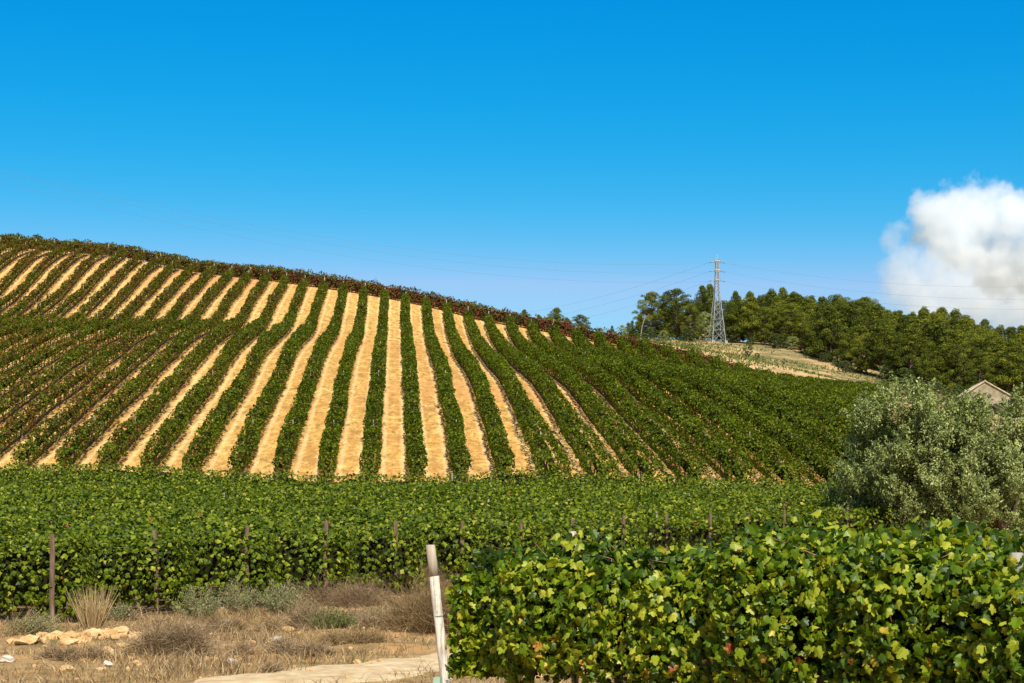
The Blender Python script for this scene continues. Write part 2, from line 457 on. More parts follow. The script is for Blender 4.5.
gx = axis([(-3000, -400, 325), (-400, -90, 31), (-90, -12, 1.3), (-12, 14, .35), (14, 130, 1.3), (130, 420, 29), (420, 3000, 322)])
gy = axis([(-1500, -20, 185), (-20, 15, 2.5), (15, 36, .3), (36, 110, 1.0), (110, 262, 1.2), (262, 420, 2.2), (420, 500, 10), (500, 1000, 62), (1000, 5000, 500)])
GX, GY = np.meshgrid(gx, gy)
GZ = ground(GX, GY)
fine = np.exp(-np.maximum(0, GY - 36) / 10) * (GY > 14)
GZ = GZ + fine * 0.045 * noise2(GX * 1.7, GY * 1.7, 3, 4)
# low stony bank in front of the field
bank = np.exp(-((GY - (29.5 + GX * 0.3)) / 2.2) ** 2) * (GX < 2) * np.clip((2 - GX) / 3, 0, 1)
GZ += bank * (0.12 + 0.10 * noise2(GX * .9, GY * .9, 9, 3))
GU = GX + SL * GY
hillrow = (GY > 98) & (GY < crest(GU) + 2)
gph = (GU - 1.2) / 2.7; gph = np.abs(gph - np.round(gph)) * 2   # 0 at the row, 1 mid gap
GZ += np.where(hillrow, 0.03 * noise2(GX * .8, GY * .5, 21, 3), 0)
nx, ny = len(gx), len(gy)
idx = np.arange(nx * ny).reshape(ny, nx)
gf = np.stack([idx[:-1, :-1], idx[:-1, 1:], idx[1:, 1:], idx[1:, :-1]], -1).reshape(-1, 4)
# zones: tilled vineyard soil, dry grass, bare hillside
def smooth(a, b, x):
    t = np.clip((x - a) / (b - a), 0, 1); return t * t * (3 - 2 * t)
nz = noise2(GX * .12, GY * .12, 5, 4)
z_soil = smooth(96, 99, GY + nz * 1.0) * (1 - smooth(0, 6, GY - (crest(GU) + 9 + nz * 2)))
field_in = (1 - smooth(-.5, 1.0, GX - edge_x(GY))) * smooth(33, 35, GY)
z_soil = z_soil * (1 - smooth(0, 10, 3.45 * GU - GY)) * (GU < 66)
z_hill = np.maximum(smooth(218, 235, GY), smooth(0, 12, 3.4 * GU - GY) * (GY > 98)) * (1 - z_soil)
bare = z_hill * np.clip(1.14 - np.abs((GY - (crest(GU) + 48 - .25 * GX)) / 36) ** 2, 0, 1) * (1 - smooth(60, 75, GX))


def terrain_mat():
    m, nt = new_mat('terrain_soil_and_grass'); L = nt.links.new
    geo = nt.nodes.new('ShaderNodeNewGeometry')
    def noise(scale, detail=5, rough=.6, vec=None, st=None):
        n = nd(nt, 'ShaderNodeTexNoise', Scale=scale, Detail=detail, Roughness=rough)
        v = vec or geo.outputs['Position']
        if st:
            mp = nd(nt, 'ShaderNodeMapping'); mp.inputs['Scale'].default_value = st; L(v, mp.inputs[0]); v = mp.outputs[0]
        L(v, n.inputs['Vector']); return n.outputs[0]
    def mix(f, a, b):
        x = nd(nt, 'ShaderNodeMixRGB', _blend_type='MIX')
        for s, v in ((0, f), (1, a), (2, b)):
            if isinstance(v, (tuple, float, int)): x.inputs[s].default_value = v if s == 0 else (*v, 1)
            else: L(v, x.inputs[s])
        return x.outputs[0]
    def math_(op, a, b=None, c=None):
        x = nd(nt, 'ShaderNodeMath', _operation=op)
        for s, v in ((0, a), (1, b), (2, c)):
            if v is None: continue
            if isinstance(v, (float, int)): x.inputs[s].default_value = v
            else: L(v, x.inputs[s])
        return x.outputs[0]
    def mr(v, a, b, c=0., d=1.):
        x = nd(nt, 'ShaderNodeMapRange'); x.inputs[1].default_value = a; x.inputs[2].default_value = b; x.inputs[3].default_value = c; x.inputs[4].default_value = d
        L(v, x.inputs[0]); return x.outputs[0]
    def attr(n):
        a = nd(nt, 'ShaderNodeAttribute', _attribute_name=n); return a.outputs['Fac']
    sep = nt.nodes.new('ShaderNodeSeparateXYZ'); L(geo.outputs['Position'], sep.inputs[0])
    u = math_('MULTIPLY_ADD', sep.outputs['Y'], SL, sep.outputs['X'])
    # ---- tilled ochre soil, with wheel lines down every lane
    rs = ramp(nt, [(.28, (.40, .20, .06)), (.42, (.58, .335, .085)), (.55, (.68, .425, .12)), (.72, (.78, .56, .22))])
    L(noise(.07, 6, .62), rs.inputs[0])
    soil = rs.outputs[0]
    clod = noise(1.6, 10, .78)
    soil = mix(mr(clod, .38, .56, .9, 0.), soil, (.36, .185, .065))
    stv = nd(nt, 'ShaderNodeCombineXYZ'); L(u, stv.inputs[0]); L(math_('MULTIPLY', sep.outputs['Y'], .35), stv.inputs[1])
    streak = noise(1.5, 8, .8, vec=stv.outputs[0])
    soil = mix(mr(streak, .48, .58, 0., .7), soil, (.34, .165, .05))
    soil = mix(mr(streak, .36, .46, .55, 0.), soil, (.82, .62, .30))
    ph = math_('FRACT', math_('DIVIDE', math_('SUBTRACT', u, 1.2), 2.7))      # 0 at a row, .5 mid lane
    wob = math_('MULTIPLY', math_('SUBTRACT', noise(.25, 3), .5), .12)
    ph = math_('ADD', ph, wob)
    wl = math_('SUBTRACT', 1.0, mr(math_('ABSOLUTE', math_('SUBTRACT', math_('ABSOLUTE', math_('SUBTRACT', ph, .5)), .23)), .02, .085))
    soil = mix(math_('MULTIPLY', wl, .38), soil, (.80, .61, .32))
    red = mr(noise(.035, 3, .5), .54, .66)
    soil = mix(math_('MULTIPLY', red, .55), soil, (.50, .235, .08))
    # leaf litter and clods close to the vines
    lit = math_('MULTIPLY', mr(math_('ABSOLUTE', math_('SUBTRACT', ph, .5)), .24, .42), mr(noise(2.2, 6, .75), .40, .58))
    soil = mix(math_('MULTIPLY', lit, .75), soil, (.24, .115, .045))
    wsp = mr(noise(1.9, 5, .75, vec=stv.outputs[0]), .55, .60)
    soil = mix(math_('MULTIPLY', math_('MULTIPLY', wsp, mr(noise(.08, 3, .6), .36, .52)), .85), soil, (.16, .15, .04))
    # small weeds in clumps
    spots = mr(noise(3.4, 4, .7), .60, .66)
    patch = mr(noise(.11, 3, .6), .46, .60)
    soil = mix(math_('MULTIPLY', math_('MULTIPLY', spots, patch), .75), soil, (.17, .17, .045))
    spk = mr(noise(5.5, 3, .7), .64, .70)
    soil = mix(math_('MULTIPLY', spk, .6), soil, (.27, .15, .07))
    # ---- dry roadside ground
    rd = ramp(nt, [(.3, (.19, .115, .05)), (.5, (.37, .24, .105)), (.7, (.54, .38, .19))]); L(noise(1.4, 9, .7), rd.inputs[0])
    dryc = mix(mr(noise(.7, 5, .7), .50, .62), rd.outputs[0], (.50, .27, .11))
    dryc = mix(attr('field'), dryc, (.22, .135, .07))
    dryc = mix(mr(noise(.5, 4, .7), .58, .68, 0., .7), dryc, (.12, .13, .04))
    # ---- hillside beyond
    rh = ramp(nt, [(.3, (.09, .095, .03)), (.5, (.20, .165, .07)), (.7, (.38, .28, .14))]); L(noise(.22, 8, .72), rh.inputs[0])
    bar = ramp(nt, [(.3, (.30, .19, .085)), (.5, (.46, .31, .14)), (.7, (.60, .45, .24))]); L(noise(.25, 8, .7), bar.inputs[0])
    bsel = math_('ADD', math_('ADD', attr('bare'), .42), math_('MULTIPLY', math_('SUBTRACT', noise(.11, 7, .7, st=(.6, 1, 1)), .5), 2.4))
    hill = mix(mr(bsel, .40, .62), rh.outputs[0], bar.outputs[0])
    c = mix(attr('hill'), dryc, hill)
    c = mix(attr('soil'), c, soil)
    p = nd(nt, 'ShaderNodeBsdfPrincipled', Roughness=.95); p.inputs['Specular IOR Level'].default_value = .1
    L(c, p.inputs['Base Color'])
    b1 = nd(nt, 'ShaderNodeBump', Strength=.7, Distance=.10); L(clod, b1.inputs['Height'])
    b2 = nd(nt, 'ShaderNodeBump', Strength=.5, Distance=.02); L(noise(22, 4, .7), b2.inputs['Height']); L(b1.outputs[0], b2.inputs['Normal'])
    L(b2.outputs[0], p.inputs['Normal'])
    o = nt.nodes.new('ShaderNodeOutputMaterial'); L(p.outputs[0], o.inputs[0])
    return m


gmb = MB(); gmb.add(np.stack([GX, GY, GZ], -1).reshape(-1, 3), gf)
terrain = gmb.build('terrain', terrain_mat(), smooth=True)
tag(terrain, kind='structure')
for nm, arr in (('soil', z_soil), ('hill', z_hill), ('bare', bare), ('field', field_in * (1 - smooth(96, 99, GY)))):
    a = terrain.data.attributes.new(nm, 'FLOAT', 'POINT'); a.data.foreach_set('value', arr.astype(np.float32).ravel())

_gi = (gx, gy)
def gsurf(x, y):
    """height of the built terrain mesh (bilinear)"""
    x = np.atleast_1d(np.asarray(x, float)); y = np.atleast_1d(np.asarray(y, float))
    i = np.clip(np.searchsorted(gx, x) - 1, 0, nx - 2); j = np.clip(np.searchsorted(gy, y) - 1, 0, ny - 2)
    fx = (x - gx[i]) / (gx[i + 1] - gx[i]); fy = (y - gy[j]) / (gy[j + 1] - gy[j])
    return GZ[j, i] * (1 - fx) * (1 - fy) + GZ[j, i + 1] * fx * (1 - fy) + GZ[j + 1, i] * (1 - fx) * fy + GZ[j + 1, i + 1] * fx * fy


def gs(x, y): return float(gsurf(x, y)[0])


# dirt track: a sheet just above the ground
ty = np.arange(12, 60, .3); tw = np.linspace(-1, 1, 9)
TY, TW = np.meshgrid(ty, tw, indexing='ij')
hw = 1.12 + .35 * noise1(TY * .55 + 40 * (TW > 0), 4, 4)
cx_ = track_c(TY) + .25 * noise1(TY * .3, 8)
TX = cx_ + TW * hw
TZ = gsurf(TX.ravel(), TY.ravel()).reshape(TX.shape) + 0.055 * (1 - TW ** 4) - .045 - .015 * np.exp(-((np.abs(TW) - .5) / .2) ** 2)
ti = np.arange(TX.size).reshape(TX.shape)
tmb = MB(); tmb.add(np.stack([TX, TY, TZ + .03], -1).reshape(-1, 3), np.stack([ti[:-1, :-1], ti[:-1, 1:], ti[1:, 1:], ti[1:, :-1]], -1).reshape(-1, 4))
tag(tmb.build('dirt_track', rough_mat('packed_pale_dirt', [(.3, (.36, .25, .12)), (.5, (.54, .40, .22)), (.72, (.68, .55, .35))], scale=3.5, bump=.6, detail=9, bdist=.04), smooth=True), kind='structure')


# ------------------------------------------------------------------ vine rows
def canopy(mb, pts, rng, per_m, size, shape, hw, top, base, tintfun, seed, rag=0.25, spread=.55, droop=.5, core=True, shoots=.05, gap=0.0, mod=None):
    """leaves all round a hedge-like vine row that follows pts (centre line on the ground)"""
    pts = np.asarray(pts, float)
    seg = np.linalg.norm(np.diff(pts[:, :2], axis=0), axis=1)
    s = np.concatenate([[0], np.cumsum(seg)]); Ltot = s[-1]
    if Ltot < .5: return
    tan = norm(np.diff(pts, axis=0)); tan = np.concatenate([tan, tan[-1:]])
    n = int(Ltot * per_m)
    q = rng.uniform(0, Ltot, n)
    if gap > 0:
        keep = noise1(q / 1.1, seed + 900, 2) > -1 + gap * 1.1
        q = q[keep]; n = len(q)
    P = np.stack([np.interp(q, s, pts[:, k]) for k in range(3)], 1)
    T = norm(np.stack([np.interp(q, s, tan[:, k]) for k in (0, 1)], 1))
    side = np.stack([T[:, 1], -T[:, 0]], 1)
    a = rng.uniform(-.28, 1.28, n) * math.pi                 # 0 = right side, pi/2 = top
    W_ = hw * (1 + rag * noise1(q / .9, seed, 3) + .18 * noise1(q / .35 + 50 * (np.cos(a) > 0), seed + 1, 2))
    if mod is not None: W_ = W_ * np.interp(q, mod[0], mod[1])
    Tp = top * (1 if mod is None else np.interp(q, mod[0], mod[2])) * (1 + .5 * rag * noise1(q / 1.0, seed + 2, 3))
    mid = (Tp + base) / 2; hh = (Tp - base) / 2
    hgt_ = top - base; pside = 2 * hgt_ / (2 * hgt_ + 2 * hw)
    onside = rng.random(n) < pside
    v1 = rng.uniform(-1, 1, n); sg = np.where(rng.random(n) < .5, -1, 1)
    ca = np.where(onside, sg * (1 - np.abs(v1) ** 3.5) ** .286, v1); sa = np.where(onside, v1, (1 - np.abs(v1) ** 3.5) ** .286)
    rr = 1 - np.abs(rng.normal(0, .16, n)) + .04
    b_ = 1 + .35 * noise1(q / .7 + 9, seed + 3, 2) * (sa < 0)
    off = W_ * ca * rr; hz_ = mid + hh * sa * rr * b_
    sh = rng.random(n) < shoots
    hz_ = np.where(sh & (sa > 0), hz_ + rng.uniform(.02, .22, n) * top / 1.7, hz_)
    pos = P.copy(); pos[:, :2] += side * off[:, None]; pos[:, 2] += hz_
    Nn = np.zeros((n, 3)); Nn[:, :2] = side * (ca)[:, None]; Nn[:, 2] = sa * .8 + .25
    t = tintfun(q, pos, rng)
    sz = size * rng.uniform(.65, 1.25, n)
    leaves(mb, pos, Nn, sz, shape, rng, t, droop=droop, spread=spread)
    # rounded ends
    for endi, sgn in ((0, -1), (-1, 1)):
        m = int(per_m * hw * 1.6)
        w = rng.uniform(-1, 1, m) * hw * .8; h = rng.uniform(base, top, m)
        ep = np.tile(pts[endi], (m, 1)); T0 = norm(tan[endi][:2][None])[0]
        ep[:, :2] += np.outer(w, [T0[1], -T0[0]]) + np.outer(sgn * rng.uniform(-.15, .18, m), T0)
        ep[:, 2] += h * (1 if mod is None else mod[2][0 if endi == 0 else -1])
        leaves(mb, ep, np.tile([T0[0] * sgn, T0[1] * sgn, .3], (m, 1)), size * rng.uniform(.65, 1.2, m), shape, rng, tintfun(np.full(m, s[endi]), ep, rng), droop=droop, spread=spread)
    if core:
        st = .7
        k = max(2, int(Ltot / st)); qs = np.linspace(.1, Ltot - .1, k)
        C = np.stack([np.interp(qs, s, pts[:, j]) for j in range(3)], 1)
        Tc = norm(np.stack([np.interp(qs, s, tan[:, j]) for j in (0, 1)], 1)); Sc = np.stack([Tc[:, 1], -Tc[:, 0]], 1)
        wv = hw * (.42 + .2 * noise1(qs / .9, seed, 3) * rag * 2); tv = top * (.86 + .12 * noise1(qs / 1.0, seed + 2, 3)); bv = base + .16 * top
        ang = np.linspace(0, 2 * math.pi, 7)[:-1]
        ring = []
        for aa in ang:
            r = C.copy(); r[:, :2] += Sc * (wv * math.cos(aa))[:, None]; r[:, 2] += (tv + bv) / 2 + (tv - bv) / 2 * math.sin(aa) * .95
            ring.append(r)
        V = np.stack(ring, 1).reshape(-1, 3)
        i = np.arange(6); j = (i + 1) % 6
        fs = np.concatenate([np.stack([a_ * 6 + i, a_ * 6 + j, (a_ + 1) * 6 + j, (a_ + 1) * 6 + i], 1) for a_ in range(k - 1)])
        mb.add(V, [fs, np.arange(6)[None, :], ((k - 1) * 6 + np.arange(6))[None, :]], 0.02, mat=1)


TRUNKS = {}
def stems(root, pts, rng, step, h, stake_h=0, stake_every=5, limit=None, stake_mat='stake'):
    """a vine trunk every few steps and now and then a trellis stake, each a part of its row"""
    key = round(h, 2)
    if key not in TRUNKS:
        TRUNKS[key] = []
        for v in range(4):
            r2 = np.random.default_rng(v); mb = MB(); l = r2.uniform(-.09, .09, 2)
            tube(mb, [(0, 0, -.12), (l[0], l[1], h * .5), (l[0] * .3, l[1] * 1.5, h)], [.05, .042, .034], 5)
            o = mb.build('vine_trunk', M['vinebark']); TRUNKS[key].append(o.data); bpy.data.objects.remove(o)
    skey = 's%.2f' % stake_h
    if stake_h and skey not in TRUNKS:
        mb = MB(); tube(mb, [(0, 0, -.1), (.01, 0, stake_h * .5), (0, .01, stake_h)], [.035, .035, .033], 6)
        o = mb.build('stake', M[stake_mat]); TRUNKS[skey] = o.data; bpy.data.objects.remove(o)
    pts = np.asarray(pts, float)
    seg = np.linalg.norm(np.diff(pts[:, :2], axis=0), axis=1); s = np.concatenate([[0], np.cumsum(seg)])
    qs = np.arange(.4, s[-1], step)[:limit]
    for i, q in enumerate(qs):
        q += rng.uniform(-.15, .15)
        p = [float(np.interp(q, s, pts[:, k])) for k in range(3)]
        o = bpy.data.objects.new('vine_trunk', TRUNKS[key][i % 4]); o.location = p; o.rotation_euler = (0, 0, rng.uniform(0, 6.28)); link(o, root)
        if stake_h and i % stake_every == stake_every // 2:
            o = bpy.data.objects.new('stake', TRUNKS[skey]); o.location = (p[0] + .05, p[1], p[2]); link(o, root)


def ordinal(n):
    w = ['zeroth', 'first', 'second', 'third', 'fourth', 'fifth', 'sixth', 'seventh', 'eighth', 'ninth', 'tenth', 'eleventh', 'twelfth', 'thirteenth', 'fourteenth',
         'fifteenth', 'sixteenth', 'seventeenth', 'eighteenth', 'nineteenth', 'twentieth', 'twenty-first', 'twenty-second', 'twenty-third', 'twenty-fourth', 'twenty-fifth',
         'twenty-sixth', 'twenty-seventh', 'twenty-eighth', 'twenty-ninth', 'thirtieth']
    return w[n]


# --- rows running up the hill
for j in range(-22, 21):
    u = 1.2 + 2.7 * j
    rng = np.random.default_rng(1000 + j)
    z0 = 102.5 + max(0, (-u - 12)) * .22 - (3.5 if u > 9 else 0)
    z0 = max(z0, 3.9 * abs(u) - 22) if u < 0 else max(z0, 3.55 * u)
    z1 = float(crest(u)) - .5
    if z1 - z0 < 4: continue
    ys = np.arange(z0, z1, 1.0); xs = u - SL * ys + .10 * noise1(ys / 9, 60 + j, 2)
    pts = np.stack([xs, ys, gsurf(xs, ys)], 1)
    left = np.clip((-u + 2) / 30, 0, 1); rgt = np.clip((u - 13) / 12, 0, 1)

    def tf(q, pos, rng, left=left, j=j):
        n = len(pos)
        t = np.clip(.40 + .16 * rng.normal(0, 1, n) + .10 * noise2(pos[:, 0] * .2, pos[:, 1] * .2, 77, 2), 0, .72)
        redp = .02 + .29 * left * np.clip(.75 + .9 * noise2(pos[:, 0] * .16 + 3, pos[:, 1] * .1, 78, 3), 0, 2)
        redp = redp + .12 * (pos[:, 1] > 200) * left
        r = rng.random(n)
        t = np.where(r < redp, rng.uniform(.80, 1, n), t)
        return np.where((r > .97), rng.uniform(.7, .8, n), t)
    if j == 0: lab = 'straight green vine row climbing the middle of the hill, the most vertical one'
    elif j < 0: lab = f'sloping vine row on the hill, {ordinal(-j)} to the left of the most vertical row'
    else: lab = f'green vine row on the hill, {ordinal(j)} to the right of the most vertical row'
    root = empty('vine_row', (float(xs[0]), float(ys[0]), float(pts[0, 2])), lab, 'vine row', 'vine rows running up the hillside')
    P_ = pts - pts[0]
    mb = MB()
    off0 = pts[0]
    canopy(mb, P_, rng, 165 - 25 * left + 60 * rgt, .185, KITE, .49 - .08 * left + .07 * rgt, 1.64 - .22 * left + .10 * rgt, .46 - .28 * rgt, lambda q, p, r, off0=off0, tf=tf: tf(q, p + off0, r), 300 + j, rag=.28 + .22 * left, shoots=.08, gap=.10 * left + .02, mod=([0, 178 - z0, 200 - z0, 260 - z0], [1 + .12 * left, 1 + .10 * left, 1, 1], [1 + .10 * left, 1 + .08 * left, 1, 1]) if (z0 < 170 and u < 0) else (([0, 16, 32, 200], [1.8, 1.5, 1, 1], [1.12, 1.06, 1, 1]) if u > 9 else None))
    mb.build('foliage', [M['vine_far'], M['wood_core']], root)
    stems(root, P_, rng, 1.6, .80, 1.74, 15, limit=90)
    ep = MB(); e = P_[-1]
    ln = rng.uniform(-.12, .12)
    tube(ep, [e + (0, .5, -.3), e + (ln, .62, 2.0 + rng.uniform(-.15, .15))], [.065, .06], 6); ep.build('end_post', M['stake'], root)

# --- rows that run along the crest
for r_, (dz, u0, u1) in enumerate(((3.6, -60, 62), (6.4, -60, 24), (9.2, -60, -14))):
    rng = np.random.default_rng(50 + r_)
    us = np.arange(u0, u1, 1.0); yy = crest(us) + dz
    yy = np.convolve(np.pad(yy, 4, 'edge'), np.ones(9) / 9, 'valid')
    xx = us - SL * yy
    pts = np.stack([xx, yy, gsurf(xx, yy)], 1)
    root = empty('vine_row', tuple(pts[0]), ['long reddish vine row along the crest, nearest of the crest rows', 'vine row on the hill crest just behind the reddish crest row',
                                           'short vine row on the skyline at the far left, behind the other crest rows'][r_], 'vine row', 'vine rows along the crest')

    def tf2(q, pos, rng):
        n = len(pos); t = np.clip(.38 + .15 * rng.normal(0, 1, n), 0, .7)
        X = pos[:, 0]
        rp = np.interp(X, [-60, -28, -12, 15, 24, 40], [.45, .68, .85, .85, .65, .35])
        hi = pos[:, 2] - gsurf(pos[:, 0], pos[:, 1]); rp = rp * np.where(hi > 1.5, .45, 1.1)
        return np.where(rng.random(n) < rp, rng.uniform(.86, 1, n), t)
    mb = MB(); o0 = pts[0]
    canopy(mb, pts - o0, rng, 130, .25, KITE, .6, 1.7, -.15, lambda q, p, r, o0=o0: tf2(q, p + o0, r), 500 + r_, rag=.5, shoots=.2, gap=.04)
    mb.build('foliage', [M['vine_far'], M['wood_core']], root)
    stems(root, pts - o0, rng, 1.5, .60, 1.78, 11, limit=80)

# --- the field in front of the hill: rows running across, ending along the slanting edge
NF = 28
end_posts = []
for k in range(NF):
    rng = np.random.default_rng(2000 + k)
    xe, ye = -9.3 + 1.58 * k, 35.0 + 2.18 * k
    if ye > 97: break
    xl = -.34 * ye - 5
    xs = np.arange(xe, xl, -1.0) + .55
    ysr = ye + .08 * (xe - xs) + .06 * noise1(xs / 6, 40 + k)
    xs = xs[ysr < 100.5]; ysr = ysr[:len(xs)]
    if len(xs) < 3: continue
    pts = np.stack([xs, ysr, gsurf(xs, ysr)], 1)
    if k < 14: lab = f'flat-field vine row that ends at the {ordinal(k + 1)} brown post from the left'
    else: lab = 'far vine row of the flat field, merging with its neighbours below the hill'
    root = empty('vine_row', tuple(pts[0]), lab, 'vine row', 'vine rows of the flat field')
    near = np.clip((62 - ye) / 27, 0, 1)
    mb = MB(); o0 = pts[0]
    def tf3(q, pos, rng):
        n = len(pos); t = np.clip(.45 + .2 * rng.normal(0, 1, n) + .06 * noise2(pos[:, 0] * .5, pos[:, 1] * .5, 5, 2), 0, .82)
        r = rng.random(n)
        t = np.where(r < .10, rng.uniform(.78, .95, n), t)
        return np.where(r > .994, rng.uniform(.955, 1, n), t)
    pm = 230 + 420 * near * near
    canopy(mb, pts - o0, rng, pm, .155 - .045 * near, POLY if near > .3 else KITE, .62, 1.72, .16, lambda q, p, r, o0=o0: tf3(q, p + o0, r), 700 + k, rag=.22, shoots=.09, droop=1.0)
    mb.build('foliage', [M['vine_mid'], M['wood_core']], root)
    stems(root, pts - o0, rng, 1.2, .70, 1.72 if k % 3 == 0 else 0, 9, limit=40)
    if k < 15:
        lean = rng.uniform(-.06, .06); pz = gs(xe + .05, ye - .1)
        hgt = 1.84 + rng.uniform(-.05, .1)
        pm_ = MB()
        n_ = 6; tt = np.linspace(0, 1, n_)
        tube(pm_, np.stack([lean * tt + .008 * rng.normal(0, 1, n_), 0 * tt, -.4 + (hgt + .4) * tt], 1), np.full(n_, .053) * (1 + .05 * rng.normal(0, 1, n_)), 9)
        po = pm_.build('vineyard_post', M['oldwood'])
        po.location = (xe + .05, ye - .24 if k else ye - .66, pz)
        tag(po, f'weathered brown end post of the flat field, {ordinal(k + 1)} from the left', 'post', 'wooden end posts along the edge of the flat field')

# --- vines in the near right corner
def near_row(p0, p1, idx, per_m, size, lab, base_, ext):
    rng = np.random.default_rng(90 + idx)
    Lr = math.dist(p0, p1); n = int(Lr / .5) + 2
    t = np.linspace(0, 1, n)
    xs = p0[0] + (p1[0] - p0[0]) * t; ys = p0[1] + (p1[1] - p0[1]) * t
    pts = np.stack([xs, ys, gsurf(xs, ys)], 1); o0 = pts[0].copy()
    root = empty('vine_row', tuple(o0), lab, 'vine row', 'vine rows beside the camera')
    def tfn(q, pos, rng):
        n = len(pos); t = np.clip(.53 + .23 * rng.normal(0, 1, n) + .20 * noise2(pos[:, 0] * 2.2 + pos[:, 1], pos[:, 2] * 2.6, 15, 2), 0, .86)
        r = rng.random(n); t = np.where(r < .13, rng.uniform(.78, .90, n), t)
        t = np.where(r > .99, rng.uniform(.93, .985, n), t)
        low = (pos[:, 2] < .9) & (rng.random(n) < .02)
        return np.where(low, rng.uniform(.985, 1, n), t)
    mb = MB()
    canopy(mb, pts - o0, rng, per_m, size, VINE if idx == 0 else POLY, .50, 1.64 if idx else 1.60, base_, tfn, 800 + idx, rag=.34, shoots=.16, mod=([0, .35, .8, 1.6, 2.6, 3.4, Lr], [.55, .8, .95, 1.05, .95, 1.05, 1], [.88, 1.0, 1.06, 1.04, 1.0, 1.03, 1.03]) if idx == 0 else None, droop=2.2, spread=.95, core=(idx > 0))
    if idx == 0:   # inner leaves instead of a core
        m = int(Lr * per_m * .5); q = rng.uniform(0, Lr, m); d = norm(np.array([[p1[0] - p0[0], p1[1] - p0[1]]]))[0]
        ip = np.stack([d[0] * q, d[1] * q, rng.uniform(base_ + .1, 1.65, m)], 1) + rng.normal(0, .12, (m, 3)) * (1, 1, 0)
        leaves(mb, ip, rng.normal(0, 1, (m, 3)), size * rng.uniform(.8, 1.3, m), VINE, rng, rng.uniform(0, .3, m), droop=1)
    mb.build('foliage', [M['vine_near'], M['wood_core']], root)
    d = norm((pts[-1] - pts[0])[None])[0]
    # trunks
    q = .55
    while q < Lr:
        c = d * q; c[2] = 0
        tm = MB(); jx = rng.normal(0, .035, (6, 3)) * (1, 1, 0); hs = np.linspace(-.15, .95, 6)
        tp = np.array([c + (0, 0, h) for h in hs]) + jx
        tube(tm, tp, np.array([.042, .036, .032, .034, .028, .022]) * rng.uniform(.85, 1.2), 8)
        for a_ in range(3):
            dd = d * rng.uniform(-.5, .5) + np.array([0, 0, rng.uniform(.1, .3)])
            tube(tm, [tp[-2], tp[-2] + dd * .5, tp[-2] + dd + (0, 0, .15)], [.02, .015, .01], 6)
        o = tm.build('vine_trunk', M['vinebark'], root, smooth=True)
        if idx == 0:
            cm = MB()
            for a_ in range(4):
                b0 = c + d * rng.uniform(-.5, .5) + np.array([0, 0, .85]); sd_ = np.array([d[1], -d[0], 0]) * rng.uniform(-.5, .5)
                tube(cm, [b0, b0 + sd_ * .5 + (0, 0, .35), b0 + sd_ * .8 + d * rng.uniform(-.3, .3) + (0, 0, .75), b0 + sd_ + d * rng.uniform(-.4, .4) + (0, 0, rng.uniform(.7, 1.0))], [.008, .007, .005, .003], 5)
            cm.build('vine_canes', M['cane'], root, smooth=True)
            for b in range(3):
                gm = MB(); gc = c + d * rng.uniform(-.45, .45) + np.array([d[1], -d[0], 0]) * rng.uniform(-.1, .32) + np.array([0, 0, rng.uniform(.52, .72)])
                for g in range(46):
                    h = rng.uniform(0, 1); rr = .055 * (1 - h) + .012; an = rng.uniform(0, 6.28)
                    gp = gc + np.array([rr * math.cos(an), rr * math.sin(an), -.17 * h])
                    icos(gm, gp, .0105)
                gm.build('grape_bunch', M['grape'], root, smooth=True)
        q += 1.1
    # trellis wires
    wm = MB()
    for h in (.75, 1.15, 1.5):
        tube(wm, [d * x + (0, 0, h) for x in np.linspace(-.3, Lr, 12)], .0016, 4)
    wm.build('trellis_wire', M['wire'], root)
    return root


_ic = None
def icos(mb, c, r, squash=(1, 1, 1), jit=0.0, rng=None, sub=1, tint=None):
    global _ic
    import bmesh
    if _ic is None: _ic = {}
    if sub not in _ic:
        bm = bmesh.new(); bmesh.ops.create_icosphere(bm, subdivisions=sub, radius=1)
        _ic[sub] = (np.array([v.co[:] for v in bm.verts]), np.array([[v.index for v in f.verts] for f in bm.faces])); bm.free()
    v, f = _ic[sub]
    v = v.copy()
    if jit and rng is not None: v = v * (1 + rng.normal(0, jit, (len(v), 1)))
    mb.add(v * r * np.array(squash) + np.array(c), f, tint)


D0 = (.711, -.703)
def along(p, t): return (p[0] + D0[0] * t, p[1] + D0[1] * t)
N0 = (.703, .711)
pA = (-.22, 16.6)
near_row(pA, along(pA, 8.2), 0, 2500, .084, 'front vine row of the near right corner, with dark grapes, beside the white post', .52, True)
for i in (1, 2, 3):
    pB = (pA[0] + N0[0] * 2.7 * i, pA[1] + N0[1] * 2.7 * i)
    near_row(pB, along(pB, 9.5), i, 330 - 40 * i, .135, ['', 'vine row directly behind the front row in the near right corner', 'third vine row from the front in the near right corner',
                                                       'rearmost vine row of the near right corner'][i], .5, False)

